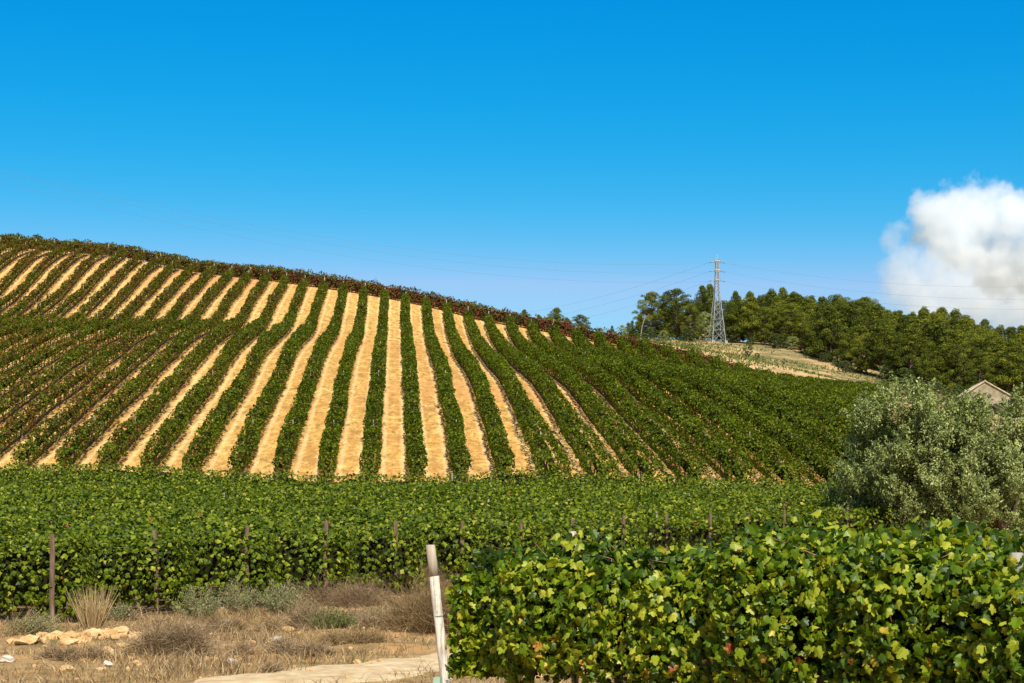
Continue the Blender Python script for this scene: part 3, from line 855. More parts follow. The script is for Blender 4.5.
# white leaning post at the end of the front row
def wood_post(name, loc, h, r, lean, mats, label, cat, cap=.16, group=None):
    rng = np.random.default_rng(int(h * 1000))
    root = empty(name, loc, label, cat, group)
    mb = MB(); m = 9; t = np.linspace(0, 1, m)
    hh = h * (1 - cap)
    p = np.stack([lean[0] * t * (1 - cap) + rng.normal(0, .004, m), lean[1] * t * (1 - cap) + rng.normal(0, .004, m), -.35 + (hh + .35) * t], 1)
    tube(mb, p, r * (1.06 - .06 * t) * (1 + rng.normal(0, .015, m)), 14); mb.build('painted_shaft', mats[0], root, smooth=True)
    if cap:
        mb = MB(); q = np.array([p[-1] - (p[-1] - p[-2]) * .02, (p[-1] * .5 + np.array([lean[0], lean[1], h]) * .5), (lean[0], lean[1], h), (lean[0], lean[1], h + .006)])
        tube(mb, q, [r * 1.03, r * 1.0, r * .97, r * .8], 14); mb.build('bare_top', mats[1], root, smooth=True)
    if cap > .15:
        mb = MB()
        for z_, k_ in ((.42, .3), (.435, .3), (1.05, .6)):
            f_ = z_ / h; an = np.linspace(0, 2 * math.pi, 20)
            tube(mb, np.stack([lean[0] * f_ + (r * 1.07) * np.cos(an), lean[1] * f_ + (r * 1.07) * np.sin(an), z_ + .02 * np.sin(an + k_)], 1), .0035, 4)
        mb.build('wire_tie', M['wire'], root)
    return root


px, py = -.56, 16.5
wood_post('leaning_post', (px, py, gs(px, py)), 1.715, .047, (-.23, 0), [M['whitepaint'], M['barewood']], 'white painted wooden post with bare grey top, leaning left beside the near vines', 'post', cap=.17)
pm1 = along(pA, 1.12)
wood_post('trellis_post', (pm1[0] + .02, pm1[1] + .05, 0), 1.84, .034, (-.03, 0), [M['barewood'], M['whitepaint']], 'pale grey post whose top pokes out of the near vines', 'post', cap=.10)
pm2 = (3.72, 12.48)
wood_post('trellis_post', (pm2[0], pm2[1] + .1, 0), 1.68, .05, (0, 0), [M['stake'], M['stake']], 'grey post among the near vines at the right edge of the photo', 'post', cap=.1)
# green vine guard tube
tb = MB(); tx, tyy = -.72, 16.25
for a0 in range(1): tube(tb, [(0, 0, -.05), (.01, 0, .14), (.015, 0, .46)], [.045, .045, .046], 4, caps=True)
tb = tb.build('plant_guard', M['greentube']); tb.location = (tx, tyy, gs(tx, tyy)); tb.rotation_euler = (0, 0, .5)
tag(tb, 'pale green plastic plant guard standing left of the white leaning post', 'plant guard')

# ------------------------------------------------------------------ trees
def pine_mesh(seed, crown_base=.35, width=.55, n=2600, leafs=.34, lean=0.0, h=10.0, round_=False):
    rng = np.random.default_rng(seed)
    tk = MB()
    m = 7; t = np.linspace(0, 1, m)
    tp = np.stack([lean * h * t + rng.normal(0, .10, m) * t, rng.normal(0, .10, m) * t, -.5 + (h * .88 + .5) * t], 1)
    tube(tk, tp, .20 * (1 - .85 * t) * h / 10, 7)
    blobs = []
    nb = 70
    for i in range(nb):
        f = (i + rng.uniform(0, 1)) / nb
        z = h * (crown_base + (1 - crown_base) * f * .93)
        if round_: prof = math.sin(math.pi * min(1, (f * .85 + .15))) ** .5
        else: prof = (1 - f) ** .85 * min(1, .55 + f * 2.5) + .06
        R = h * width * .5 * prof * rng.uniform(.35, 1.15)
        an = i * 2.4 + rng.uniform(-.5, .5)
        cx = np.interp(z, tp[:, 2], tp[:, 0]); cy = np.interp(z, tp[:, 2], tp[:, 1])
        c = np.array([cx + R * math.cos(an), cy + R * math.sin(an), z])
        st = np.array([cx, cy, z - R * .45])
        tube(tk, [st, (st + c) / 2 + (0, 0, -.1), c], [.06, .045, .02], 4, caps=False)
        br = h * rng.uniform(.038, .09) * (1.1 if round_ else (1.2 - .6 * f))
        blobs.append((c, br))
    for q in range(3): blobs.append((np.array([tp[-1][0] + rng.normal(0, .1), tp[-1][1], h * (.86 + .05 * q)]), h * (.07 - .015 * q)))
    w = np.array([b[1] ** 2 for b in blobs]); w /= w.sum()
    pick = rng.choice(len(blobs), n, p=w)
    C = np.array([blobs[i][0] for i in pick]); R = np.array([blobs[i][1] for i in pick])
    d = norm(rng.normal(0, 1, (n, 3)))
    d[:, 2] = np.where(d[:, 2] < -.3, -d[:, 2] * .6, d[:, 2])
    d = norm(d)
    pos = C + d * R[:, None] * np.array([1.1, 1.1, .8 if round_ else 1.15]) * (1 - np.abs(rng.normal(0, .22, (n, 1))))
    btint = rng.uniform(-.22, .22, len(blobs))
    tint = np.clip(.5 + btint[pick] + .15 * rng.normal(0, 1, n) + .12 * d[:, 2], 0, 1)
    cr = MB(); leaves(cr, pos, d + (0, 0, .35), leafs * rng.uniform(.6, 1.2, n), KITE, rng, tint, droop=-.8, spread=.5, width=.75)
    return tk, cr


def make_tree(name, tk, cr, leafmat, loc, sc, rz, label, cat, group):
    root = empty(name, loc, label, cat, group, rz)
    root.scale = sc
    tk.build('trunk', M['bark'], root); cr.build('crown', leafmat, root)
    return root


PROT = {}
def tree(kind, name, x, y, height, label, cat='tree', group=None, wid=1.0, rz=None):
    rz = random.uniform(0, 6.28) if rz is None else rz
    z = gs(x, y) - .05
    h0 = KINDS[kind]['h']
    s = height / h0
    if kind not in PROT:
        tk, cr = KINDS[kind]['f']()
        PROT[kind] = make_tree(name, tk, cr, KINDS[kind]['m'], (x, y, z), (s * wid, s * wid, s), rz, label, cat, group)
        return PROT[kind]
    src = PROT[kind]
    r = src.copy(); r.name = name; link(r); r.location = (x, y, z); r.scale = (s * wid, s * wid, s); r.rotation_euler = (0, 0, rz)
    for k in ('label', 'category', 'group'):
        if k in r: del r[k]
    tag(r, label, cat, group)
    for c in src.children:
        d = c.copy(); COL.objects.link(d); d.parent = r
    return r


random.seed(11)
KINDS = {
    'pineA': dict(h=10, m=M['pine'], f=lambda: pine_mesh(1, .26, .60, n=13000, leafs=.20)),
    'pineB': dict(h=10, m=M['pine'], f=lambda: pine_mesh(2, .06, .68, n=13000, leafs=.20)),
    'pineC': dict(h=10, m=M['pine'], f=lambda: pine_mesh(3, .30, .50, n=12000, leafs=.20)),
    'pineD': dict(h=10, m=M['pine'], f=lambda: pine_mesh(4, .12, .72, n=13000, leafs=.20, round_=True)),
    'pineE': dict(h=10, m=M['pine'], f=lambda: pine_mesh(5, .05, .62, n=13000, leafs=.20)),
    'umbrella': dict(h=10, m=M['pine'], f=lambda: pine_mesh(6, .30, .70, lean=.03, n=14000, leafs=.20, round_=True)),
    'bush': dict(h=10, m=M['shrub'], f=lambda: pine_mesh(7, .08, 1.15, n=6000, leafs=.50, round_=True)),
    'grey': dict(h=10, m=M['olive'], f=lambda: pine_mesh(8, .10, .85, n=5000, leafs=.28, round_=True)),
}


def at(px, y): return (px - 512) * y / F


# pines standing left of the pylon, each where the photo shows it: px, distance, top row px, kind, width
L1 = [(653, 352, 291, 'umbrella', 1.0, 'tall pine with two-part rounded crown, leftmost of the tall pines'),
      (677, 350, 288, 'umbrella', 1.15, 'tall round-topped pine, second of the tall pines left of the pylon'),
      (690, 346, 303, 'pineD', .9, 'mid-height green pine just left of the pylon in front of taller ones'),
      (702, 358, 285, 'pineA', .85, 'slim dark pine whose top shows left of the pylon mast'),
      (709, 362, 283, 'pineC', .95, 'dark pine directly behind the pylon, topmost left of its mast'),
      (735, 362, 290, 'pineC', .9, 'slim pine just right of the pylon mast'),
      (668, 349, 312, 'pineB', 1.0, 'low dark pine under the tall pines left of the pylon'),
      (641, 352, 318, 'pineB', 1.0, 'small pine at the foot of the leftmost tall pine'),
      (632, 356, 320, 'pineE', 1.1, 'small bright green pine left of the tall pines'),
      (622, 350, 325, 'grey', 1.0, 'low greyish tree near the left end of the wood'),
      (612, 354, 325, 'pineB', 1.0, 'lowest small tree at the left end of the wood')]
for px_, y_, top_, k_, w_, lab_ in L1:
    x_ = at(px_, y_); h_ = (HORIZON - top_) * y_ / F + CAMZ - gs(x_, y_)
    tree(k_, 'pine_tree' if k_ != 'grey' else 'shrubby_tree', x_, y_, max(h_, 3), lab_, 'tree', 'trees left of the pylon', w_)
for q_, (px_, y_, top_) in enumerate([(628, 366, 322), (640, 364, 314), (650, 362, 308), (664, 360, 302), (676, 361, 300), (686, 360, 300), (697, 364, 300), (712, 366, 296), (722, 362, 300)]):
    x_ = at(px_, y_); h_ = (HORIZON - top_) * y_ / F + CAMZ - gs(x_, y_)
    tree(['pineB', 'pineE', 'pineD'][q_ % 3], 'pine_tree', x_, y_, max(h_, 3), 'pine filling the gaps behind the trees left of the pylon', 'tree', 'pines behind the trees left of the pylon', 1.25)
for q_ in range(9):
    px_ = 645 + q_ * 11.5; y_ = 357 + (q_ * 7) % 5
    tree('bush', 'bush', at(px_, y_), y_, 3.4 + .3 * (q_ % 3), 'shady bush under the pines around the pylon', 'bush', 'shady undergrowth by the pylon', 1.1)
# leaning bare trunk
lb = MB(); x_ = at(640, 345); z_ = gs(x_, 345)
tube(lb, [(0, 0, -.3), (.4, 0, 2.5), (1.1, 0, 5.0)], [.12, .10, .07], 6)
tube(lb, [(.7, 0, 3.6), (1.0, 0, 4.3), (1.9, 0, 5.2)], [.08, .06, .04], 5)
lb = lb.build('dead_tree', rough_mat('bleached_trunk', [(.3, (.16, .14, .12)), (.7, (.30, .27, .23))], scale=3)); lb.location = (x_, 345, z_)
tag(lb, 'pale bare leaning tree trunk left of the tall pines', 'dead tree')
# bushes at the foot
for px_, y_, h_, k_, w_, lab_ in [(688, 344, 3.2, 'bush', .9, 'rounded bright green bush left of the pylon foot'), (650, 346, 2.6, 'bush', 1.1, 'low green bush beneath the leftmost tall pine'),
                                  (704, 347, 6.4, 'grey', .8, 'grey-green rounded tree between the bush and the pylon'), (663, 343, 2.2, 'grey', 1.2, 'low grey bush left of the round green bush'),
                                  (637, 340, 1.8, 'bush', 1.3, 'small bush near the pale leaning trunk'), (748, 322, 3.2, 'bush', .5, 'small dark conical bush on the bare slope right of the pylon'),
                                  (757, 318, 1.4, 'bush', .8, 'small bright green bush on the bare slope'), (620, 344, 1.8, 'bush', 1.2, 'low bush at the left end of the wood'),
                                  (730, 352, 3.4, 'bush', 1.0, 'green undergrowth bush behind the pylon foot'), (824, 335, 2.0, 'bush', 1.0, 'bush at the edge of the wood above the bare slope'),
                                  (845, 322, 2.4, 'bush', 1.0, 'bush at the right end of the bare slope')]:
    x_ = at(px_, y_); tree(k_, 'bush', x_, y_, h_, lab_, 'bush', 'bushes by the wood and the bare slope', w_)

# the wood right of the pylon: front edge, then ranks behind; its skyline follows the photo
edge_px = [730, 800, 860, 900, 950, 1000, 1060]; edge_y = [356, 349, 330, 316, 300, 292, 285]
top_px = [730, 745, 770, 800, 830, 860, 880, 895, 915, 930, 960, 985, 1000, 1024, 1060]
top_y = [289, 284, 286, 291, 296, 297, 302, 311, 303, 302, 313, 320, 321, 326, 332]
kinds = ['pineA', 'pineB', 'pineC', 'pineC', 'pineE', 'pineD', 'pineA']
n_front = 0; tcount = 0
for rank in range(7):
    p = 728 + rank * 5
    while p < 1062:
        y_ = float(np.interp(p, edge_px, edge_y)) + rank * 14 + random.uniform(-3, 3)
        x_ = at(p, y_)
        lim = (HORIZON - np.interp(p, top_px, top_y)) * y_ / F + CAMZ - gs(x_, y_)
        h_ = random.uniform(8.5, 13.5) * (.85 if rank == 0 else 1.0)
        if lim < 4: p += 14; continue
        if h_ > lim: h_ = lim * random.uniform(.84, 1.04)
        if rank >= 3 and lim < 13.5: h_ = lim * random.uniform(.80, 1.05)
        if rank == 0:
            n_front += 1; lab_ = f'front-edge pine of the wood, {ordinal(n_front)} to the right of the pylon'
        else: lab_ = 'pine inside the dense wood, its crown merging with the crowns around it'
        tree(random.choice(kinds), 'pine_tree', x_, y_, h_, lab_, 'tree', 'pines of the wood' if rank else 'front-edge pines of the wood', random.uniform(.95, 1.45))
        p += random.uniform(11, 20) * 340 / y_
# undergrowth at the wood's foot
for i in range(16):
    p = 738 + i * 18 + random.uniform(-6, 6)
    y_ = float(np.interp(p, edge_px, edge_y)) - random.uniform(2, 5)
    tree(random.choice(['bush', 'bush', 'grey']), 'bush', at(p, y_), y_, random.uniform(1.6, 3.2), f'low bush along the foot of the wood, {ordinal(i + 1)} from the pylon', 'bush', 'undergrowth bushes along the wood', 1.1)
# small trees behind the crest
for px_, y_, top_, k_, w_, lab_ in [(524, 292, 309, 'pineE', 1.5, 'small dark tree behind the crest, leftmost of those few'), (539, 290, 314, 'pineE', 1.5, 'tiny pale green tree behind the crest between two larger ones'),
                                    (556, 292, 307, 'pineE', 2.0, 'largest small green tree rising behind the crest'), (567, 294, 317, 'pineB', 1.4, 'tiny tree right of the largest one behind the crest'), (580, 290, 314, 'umbrella', 1.3, 'lone thin-crowned tree at the right of those behind the crest')]:
    x_ = at(px_, y_); h_ = (HORIZON - top_) * y_ / F + CAMZ - gs(x_, y_)
    tree(k_, 'young_tree', x_, y_, max(2.5, h_), lab_, 'tree', 'small trees behind the crest', w_)
# dark bushy trees and hedge near the barn
for px_, y_, top_, k_, w_, lab_ in [(938, 240, 381, 'bush', .9, 'dark green broad tree left of the small barn'), (958, 236, 388, 'bush', .9, 'green bush hiding the left foot of the barn'),
                                    (905, 245, 392, 'bush', 1.0, 'green bush between the slope and the barn'), (1022, 238, 399, 'bush', 1.1, 'bright green bush right of the barn'),
                                    (978, 226, 402, 'bush', 1.4, 'low green bush in front of the barn'), (1000, 224, 405, 'bush', 1.4, 'low green bush before the right half of the barn'), (1040, 234, 396, 'bush', 1.1, 'bush at the right edge beyond the barn'), (885, 250, 390, 'bush', 1.0, 'bush where the vineyard meets the wood')]:
    x_ = at(px_, y_); h_ = (HORIZON - top_) * y_ / F + CAMZ - gs(x_, y_)
    tree(k_, 'bush', x_, y_, max(2, h_), lab_, 'bush', 'bushes around the barn', w_)


# ------------------------------------------------------------------ olive trees
def olive_tree(x, y, h, rad, seed, label, n=60000):
    rng = np.random.default_rng(seed)
    root = empty('olive_tree', (x, y, gs(x, y)), label, 'tree', 'olive trees')
    tk = MB(); blobs = []
    tube(tk, [(0, 0, -.3), (.1, 0, .5), (0, .1, 1.1)], [.34, .27, .24], 9)
    for i in range(11):
        an = i * 2.4 + rng.uniform(-.4, .4); tilt = rng.uniform(.15, 1.1)
        d = np.array([math.cos(an) * math.sin(tilt), math.sin(an) * math.sin(tilt), math.cos(tilt)])
        e = np.array([0, 0, 1.0]) + d * np.array([rad, rad, h - 1.6]) * rng.uniform(.55, .85)
        mid_ = np.array([0, 0, 1.0]) * .5 + e * .5 + rng.normal(0, .2, 3)
        tube(tk, [(0, 0, .9), mid_, e], [.13, .08, .03], 6, caps=False)
        for k in range(7):
            c = mid_ + (e - mid_) * rng.uniform(.1, 1.15) + rng.normal(0, .55, 3)
            blobs.append((c, rng.uniform(.45, .95)))
    for k in range(70):
        an = rng.uniform(0, 6.28); f = rng.uniform(0, 1) ** .8; r_ = rad * math.sqrt(max(0, 1 - (f - .30) ** 2 / .6)) * rng.uniform(.65, 1.0)
        blobs.append((np.array([r_ * math.cos(an), r_ * math.sin(an), .5 + (h - .95) * f]), rng.uniform(.4, .85)))
    tk.build('trunk', M['bark'], root, smooth=True)
    # leafy sprays that reach outwards and up from every limb
    ns = n // 60; k = 60
    bi = rng.integers(0, len(blobs), ns)
    C = np.array([blobs[i][0] for i in bi]); Rb = np.array([blobs[i][1] for i in bi])
    d0 = norm(rng.normal(0, 1, (ns, 3)))
    st = C + d0 * Rb[:, None] * .45
    out = st - np.array([0, 0, h * .38]); out = norm(out)
    dr = norm(out * .75 + np.array([0, 0, .55]) + rng.normal(0, .38, (ns, 3)))
    ln = rng.uniform(.35, .95, ns)
    t = rng.uniform(0, 1, (ns, k))
    pos = st[:, None, :] + dr[:, None, :] * (ln[:, None] * t)[..., None] + rng.normal(0, 1, (ns, k, 3)) * (.10 * (1.15 - .8 * t))[..., None]
    pos[:, :, 2] = np.maximum(pos[:, :, 2], .2 + .3 * rng.random((ns, k)))
    bt = rng.uniform(-.22, .22, ns)
    tt = np.clip(.46 + bt[:, None] + .17 * rng.normal(0, 1, (ns, k)), 0, 1).ravel()
    cr = MB(); leaves(cr, pos.reshape(-1, 3), np.repeat(out, k, 0), .13 * rng.uniform(.7, 1.3, ns * k), SLIM, rng, tt, droop=-.9, spread=.8, width=1.2)
    cr.build('crown', M['olive'], root)
    return root


olive_tree(at(900, 69), 69, 6.75, 2.2, 1, 'large silvery olive tree behind the near vines, leftmost and tallest')
olive_tree(at(945, 67), 67, 6.15, 2.0, 2, 'silvery olive tree between the leftmost olive and the one at the right edge')
olive_tree(at(1002, 66), 66, 6.2, 2.3, 3, 'silvery olive tree below the barn at the right edge')
olive_tree(at(872, 72), 72, 4.6, 1.15, 4, 'lower olive bush at the left foot of the tallest olive', 14000)
olive_tree(at(1048, 70), 70, 6.6, 2.2, 5, 'olive tree cut by the right edge of the photo', 16000)

# ------------------------------------------------------------------ barn
def barn():
    y = 250.0; x = at(988, y); z = gs(x, y) - .3
    apex = (HORIZON - 381) * y / F + CAMZ - z
    root = empty('barn', (x, y, z), 'small plastered barn with low gable and tiled roof among the bushes below the wood', 'barn', rz=math.radians(-5))
    w = 3.55; L_ = 9.0; eave = apex - 2.1; ap = apex - .12; off = -.45
    mb = MB()
    v = [(-w, 0, 0), (w, 0, 0), (w, 0, eave - .35), (off, 0, ap), (-w, 0, eave), (-w, L_, 0), (w, L_, 0), (w, L_, eave - .35), (off, L_, ap), (-w, L_, eave)]
    mb.add(v, [np.array([[0, 1, 2, 3, 4]]), np.array([[9, 8, 7, 6, 5]]), np.array([[0, 4, 9, 5], [1, 6, 7, 2], [0, 5, 6, 1]])])
    mb.build('wall', M['plaster'], root)
    rb = MB()
    for (x0, z0, x1, z1) in ((-w - .3, eave - .14, off, ap + .03), (off, ap + .03, w + .35, eave - .50)):
        nrow = 22
        xx = np.linspace(x0, x1, 12)
        for k in range(30):      # half-round tile courses down the slope
            yy = -.25 + k * (L_ + .5) / 30 + .15
            tube(rb, [(a, yy, z0 + (z1 - z0) * (a - x0) / (x1 - x0) + .07) for a in (x0, (x0 + x1) / 2, x1)], .12, 6)
        vs = []
        for yy in (-.25, L_ + .25):
            vs += [(x0, yy, z0), (x1, yy, z1), (x1, yy, z1 + .10), (x0, yy, z0 + .10)]
        rb.add(vs, np.array([[0, 1, 2, 3], [7, 6, 5, 4], [0, 4, 5, 1], [1, 5, 6, 2], [2, 6, 7, 3], [3, 7, 4, 0]]))
    tube(rb, [(off, -.25, ap + .16), (off, L_ + .25, ap + .16)], .14, 8)
    rb.build('roof', M['rooftile'], root)
    d = MB(); box(d, (1.4, -.03, 1.1), (1.3, .08, 2.2)); d.build('door', M['wooddoor'], root)
barn()

# ------------------------------------------------------------------ pylon and wires
PY = 350.0; PX = at(717, PY); PZ = gs(PX, PY) - .1
PH = (HORIZON - 257) * PY / F + CAMZ - PZ
py_root = empty('electricity_pylon', (PX, PY, PZ), 'grey lattice electricity pylon standing in front of the pines', 'pylon', rz=math.radians(12))
def half(h):      # half width of the tower body at height h
    return float(np.interp(h, [0, 10.8, PH * .93, PH], [1.42, .42, .27, .05]))
legs = [(-1, -1), (1, -1), (1, 1), (-1, 1)]
for sx, sy in legs:
    mb = MB(); hs = [0, 10.8, PH * .93]
    tube(mb, [(sx * half(h), sy * half(h), h) for h in hs], [.085, .07, .06], 4); mb.build('leg', M['steel'], py_root)
    mb = MB(); box(mb, (sx * 1.42, sy * 1.42, -.05), (.6, .6, .7)); mb.build('concrete_footing', M['concrete'], py_root)
mb = MB()
levels = [0, 2.6, 4.9, 6.9, 8.5, 9.8, 10.8] + list(np.linspace(11.6, PH * .93, 9))
for a, b in zip(levels[:-1], levels[1:]):
    for k in range(4):
        p, q = legs[k], legs[(k + 1) % 4]
        A = lambda c, h: (c[0] * half(h), c[1] * half(h), h)
        tube(mb, [A(p, a), A(q, b)], .035, 4); tube(mb, [A(q, a), A(p, b)], .035, 4); tube(mb, [A(p, b), A(q, b)], .035, 4)
tube(mb, [(0, 0, PH * .92), (0, 0, PH + .5)], .06, 5)
mb.build('bracing', M['steel'], py_root)
arm_h = [(HORIZON - v) * PY / F + CAMZ - PZ for v in (262.5, 271.5, 281)]
for ah in arm_h:
    mb = MB()
    for s in (-1, 1):
        for yy in (-.3, .3):
            tube(mb, [(0, yy, ah), (s * 1.15, 0, ah + .02)], .05, 4); tube(mb, [(0, yy, ah + .75), (s * 1.15, 0, ah + .02)], .04, 4)
    box(mb, (0, 0, ah + .3), (.95, .7, .16))
    tube(mb, [(-.6, -.4, ah + .1), (-.72, -.4, ah + .45), (0, -.4, ah + .65), (.72, -.4, ah + .45), (.6, -.4, ah + .1)], .04, 4)
    mb.build('cross_arm', M['steel'], py_root)
    for s in (-1, 1):
        mb = MB()
        for k in range(6): tube(mb, [(s * (1.2 + .09 * k), 0, ah - .02 * k), (s * (1.24 + .09 * k), 0, ah - .02 * k - .01)], .075, 8)
        mb.build('insulator', M['glassins'], py_root)


def wire(A, B, sag, label, group):
    t = np.linspace(0, 1, 40)[:, None]
    A = np.array(A); B = np.array(B)
    p = A * (1 - t) + B * t; p[:, 2] -= (sag * 4 * t * (1 - t))[:, 0]
    mb = MB(); tube(mb, p - A, .013, 5); o = mb.build('power_line', M['wire']); o.location = A
    tag(o, label, 'power line', group)


def pt(px, py, y): return (at(px, y), y, CAMZ + (HORIZON - py) * y / F)
nm3 = ['upper', 'middle', 'lower']
for i, ah in enumerate(arm_h):
    Aw = (PX - 1.7, PY - .3, PZ + ah - .1); Bw = (PX + 1.7, PY, PZ + ah - .1)
    wire(Aw, pt(-90, [146, 150, 158][i], 215), 5.0, f'{nm3[i]} wire rising left from the pylon across the sky', 'wires going up to the left')
    wire(Aw, pt(420, [318, 326, 334][i], 560), 4.0, f'{nm3[i]} wire sinking left from the pylon towards the crest', 'wires going down to the left')
    wire(Bw, pt(1140, [282, 296, 306][i], 300), 2.5, f'{nm3[i]} wire running right from the pylon over the wood', 'wires going right')

# ------------------------------------------------------------------ stones, shrubs and grass of the foreground
def rock(px, py, w, hfac, mat, label, seed, name='rock'):
    y = F * CAMZ / (py - HORIZON); x = at(px, y); r = w * y / F / 2 * 1.45
    rng = np.random.default_rng(seed); mb = MB()
    import bmesh
    bm = bmesh.new(); bmesh.ops.create_icosphere(bm, subdivisions=3, radius=1)
    v = np.array([q.co[:] for q in bm.verts]); f = np.array([[q.index for q in g.verts] for g in bm.faces]); bm.free()
    dirs = norm(rng.normal(0, 1, (14, 3))); cut = rng.uniform(.55, .85, 14)
    for dd, cc in zip(dirs, cut):
        s_ = v @ dd; v = v - np.maximum(0, s_ - cc)[:, None] * dd
    v += .03 * rng.normal(0, 1, v.shape)
    mb.add(v * (r, r * .8, r * hfac), f); o = mb.build(name, mat); z = gs(x, y)
    o.location = (x, y, z + r * hfac * .5); o.rotation_euler = (0, rng.uniform(-.2, .2), rng.uniform(0, 3)); tag(o, label, 'rock', 'stones on the roadside bank')
    return o


R_, WR = M['rock'], M['whiterock']
for i, (a, b, w, hf, m_, l_) in enumerate([
    (28, 651, 24, .38, R_, 'flat pale ochre stone left of the stone heap'), (6, 663, 14, .5, WR, 'whitish stone at the left edge of the photo'),
    (45, 651, 13, .6, R_, 'small ochre stone beside the flat pale one'), (68, 652, 17, .4, R_, 'low ochre stone between the flat stone and the heap'),
    (110, 633, 13, .5, R_, 'top stone of the little stone heap'), (118, 641, 15, .5, R_, 'tilted stone on the right of the heap top'),
    (109, 658, 14, .8, R_, 'orange stone at the bottom left of the heap'), (124, 654, 16, .6, R_, 'yellowish stone at the right of the heap'), (107, 667, 9, .7, WR, 'small pale stone at the foot of the heap'),
    (137, 665, 9, .7, R_, 'small ochre stone right of the heap foot'), (68, 671, 14, .5, R_, 'ochre stone low in the dry grass at left'), (118, 647, 18, .6, R_, 'middle stone of the little heap'),
    (226, 631, 24, .42, WR, 'large white stone on the bank right of the dry bush'), (201, 634, 12, .8, R_, 'ochre stone left of the large white stone'), (189, 628, 10, .7, R_, 'reddish stone just behind the dry bush'),
    (231, 665, 12, .5, WR, 'small white stone near the track'), (250, 640, 12, .5, R_, 'flat stone right of the white stone'), (289, 637, 18, .35, R_, 'flat ochre stone in the middle of the bank'),
    (277, 646, 12, .5, WR, 'pale stone below the flat ochre stone'), (376, 634, 17, .45, R_, 'ochre stone left of the big dry bush'), (300, 632, 12, .4, R_, 'small flat stone at the rear of the bank'),
    (357, 664, 8, .7, R_, 'pebble on the upper edge of the track'), (380, 664, 7, .7, R_, 'pebble on the track nearer the white post')]):
    rock(a, b, w, hf, m_, l_, 400 + i)


def spot(px, py):
    y = F * CAMZ / (py - HORIZON); return at(px, y), y


def twig_bush(px, py, w, h, n, mat, label, seed, curl=.5, name='dry_bush', t0=.1, t1=1., bend=(0, 0), rw=.004, tuft=False):
    x, y = spot(px, py); R = w * y / F / 2; H = h * y / F
    rng = np.random.default_rng(seed); mb = MB()
    n = int(n * (1.6 if not tuft else 1))
    m = 6; ts = np.linspace(0, 1, m)
    an = rng.uniform(0, 2 * math.pi, n); rad = np.sqrt(rng.random(n))
    lump = .72 + .38 * noise1(an * 1.6, seed, 3)
    nsub = 6; sc = rng.uniform(-.75, .75, (nsub, 2)) * (R, R * .6); sr = rng.uniform(.3, .6, nsub); pk = rng.integers(0, nsub, n)
    if tuft:
        b0 = np.stack([R * rad * .5 * np.cos(an), R * rad * .5 * np.sin(an), np.full(n, -.03)], 1)
        dirv = norm(np.stack([np.cos(an) * rad * .45, np.sin(an) * rad * .45, np.ones(n)], 1)); ln = H * rng.uniform(.35, 1.1, n)
    else:
        up = rng.random(n) ** 1.6
        b0 = np.stack([R * rad * .8 * np.cos(an) * lump * (1 - .5 * up), R * rad * .8 * np.sin(an) * lump * (1 - .5 * up), -.03 + H * .62 * up * lump * (1.1 - .7 * rad)], 1)
        dirv = norm(np.stack([np.cos(an) * rad, np.sin(an) * rad, np.full(n, .75)], 1) + rng.normal(0, .55, (n, 3))); ln = H * rng.uniform(.18, .55, n)
    if not tuft:
        b0 = b0 * sr[pk][:, None] * (1.3, 1.3, 1.5); b0[:, :2] += sc[pk]; ln = ln * (sr[pk] + .45)
    dirv = norm(dirv + np.array([bend[0], bend[1], 0]))
    pr = norm(np.cross(dirv, rng.normal(0, 1, (n, 3))))
    side = norm(np.cross(dirv, rng.normal(0, 1, (n, 3))))
    cv = rng.normal(0, curl * .35, n) * ln
    V = []
    wv = rw * rng.uniform(.6, 1.5, n)
    for t in ts:
        c = b0 + dirv * (ln * t)[:, None] + pr * (cv * t * t)[:, None] + side * (cv * .5 * math.sin(t * 5))[:, None]
        c[:, 2] -= (abs(curl) * .25 * ln * t * t)
        V.append(c - side * (wv * (1 - .75 * t))[:, None]); V.append(c + side * (wv * (1 - .75 * t))[:, None])
    V = np.stack(V, 1)
    f = np.concatenate([np.stack([np.arange(n) * 2 * m + 2 * i, np.arange(n) * 2 * m + 2 * i + 1, np.arange(n) * 2 * m + 2 * i + 3, np.arange(n) * 2 * m + 2 * i + 2], 1) for i in range(m - 1)])
    mb.add(V.reshape(-1, 3), f, np.repeat(rng.uniform(t0, t1, n), 2 * m))
    o = mb.build(name, mat); o.location = (x, y, gs(x, y)); tag(o, label, 'bush' if 'bush' in name else 'grass tuft')
    return o


def leaf_bush(px, py, w, h, n, mat, label, seed, size=.05, shape=SLIM, name='shrub'):
    x, y = spot(px, py); R = w * y / F / 2; H = h * y / F
    rng = np.random.default_rng(seed)
    root = empty(name, (x, y, gs(x, y)), label, 'shrub', 'leafy shrubs on the bank')
    st = MB(); mb = MB()
    nb = 60; 
    for i in range(nb):
        an = rng.uniform(0, 6.28); rr = rng.random() ** .5; top = np.array([R * rr * math.cos(an), R * rr * math.sin(an) * .7, H * (1 - .55 * rr ** 2) * rng.uniform(.6, 1.05)])
        bt = top * (.25, .25, 0); tube(st, [bt, (bt + top) / 2 + rng.normal(0, .03, 3), top], [.007, .005, .003], 3, caps=False)
        k = n // nb; t = rng.uniform(.3, 1.05, k)[:, None]
        p = bt * (1 - t) + top * t + rng.normal(0, .045, (k, 3))
        leaves(mb, p, rng.normal(0, 1, (k, 3)) + (0, 0, .6), size * rng.uniform(.6, 1.3, k), shape, rng, np.clip(rng.normal(.5, .22, k) + rng.uniform(-.12, .12), 0, 1), droop=-1.0)
    st.build('branches', M['twig'], root); mb.build('foliage', mat, root)


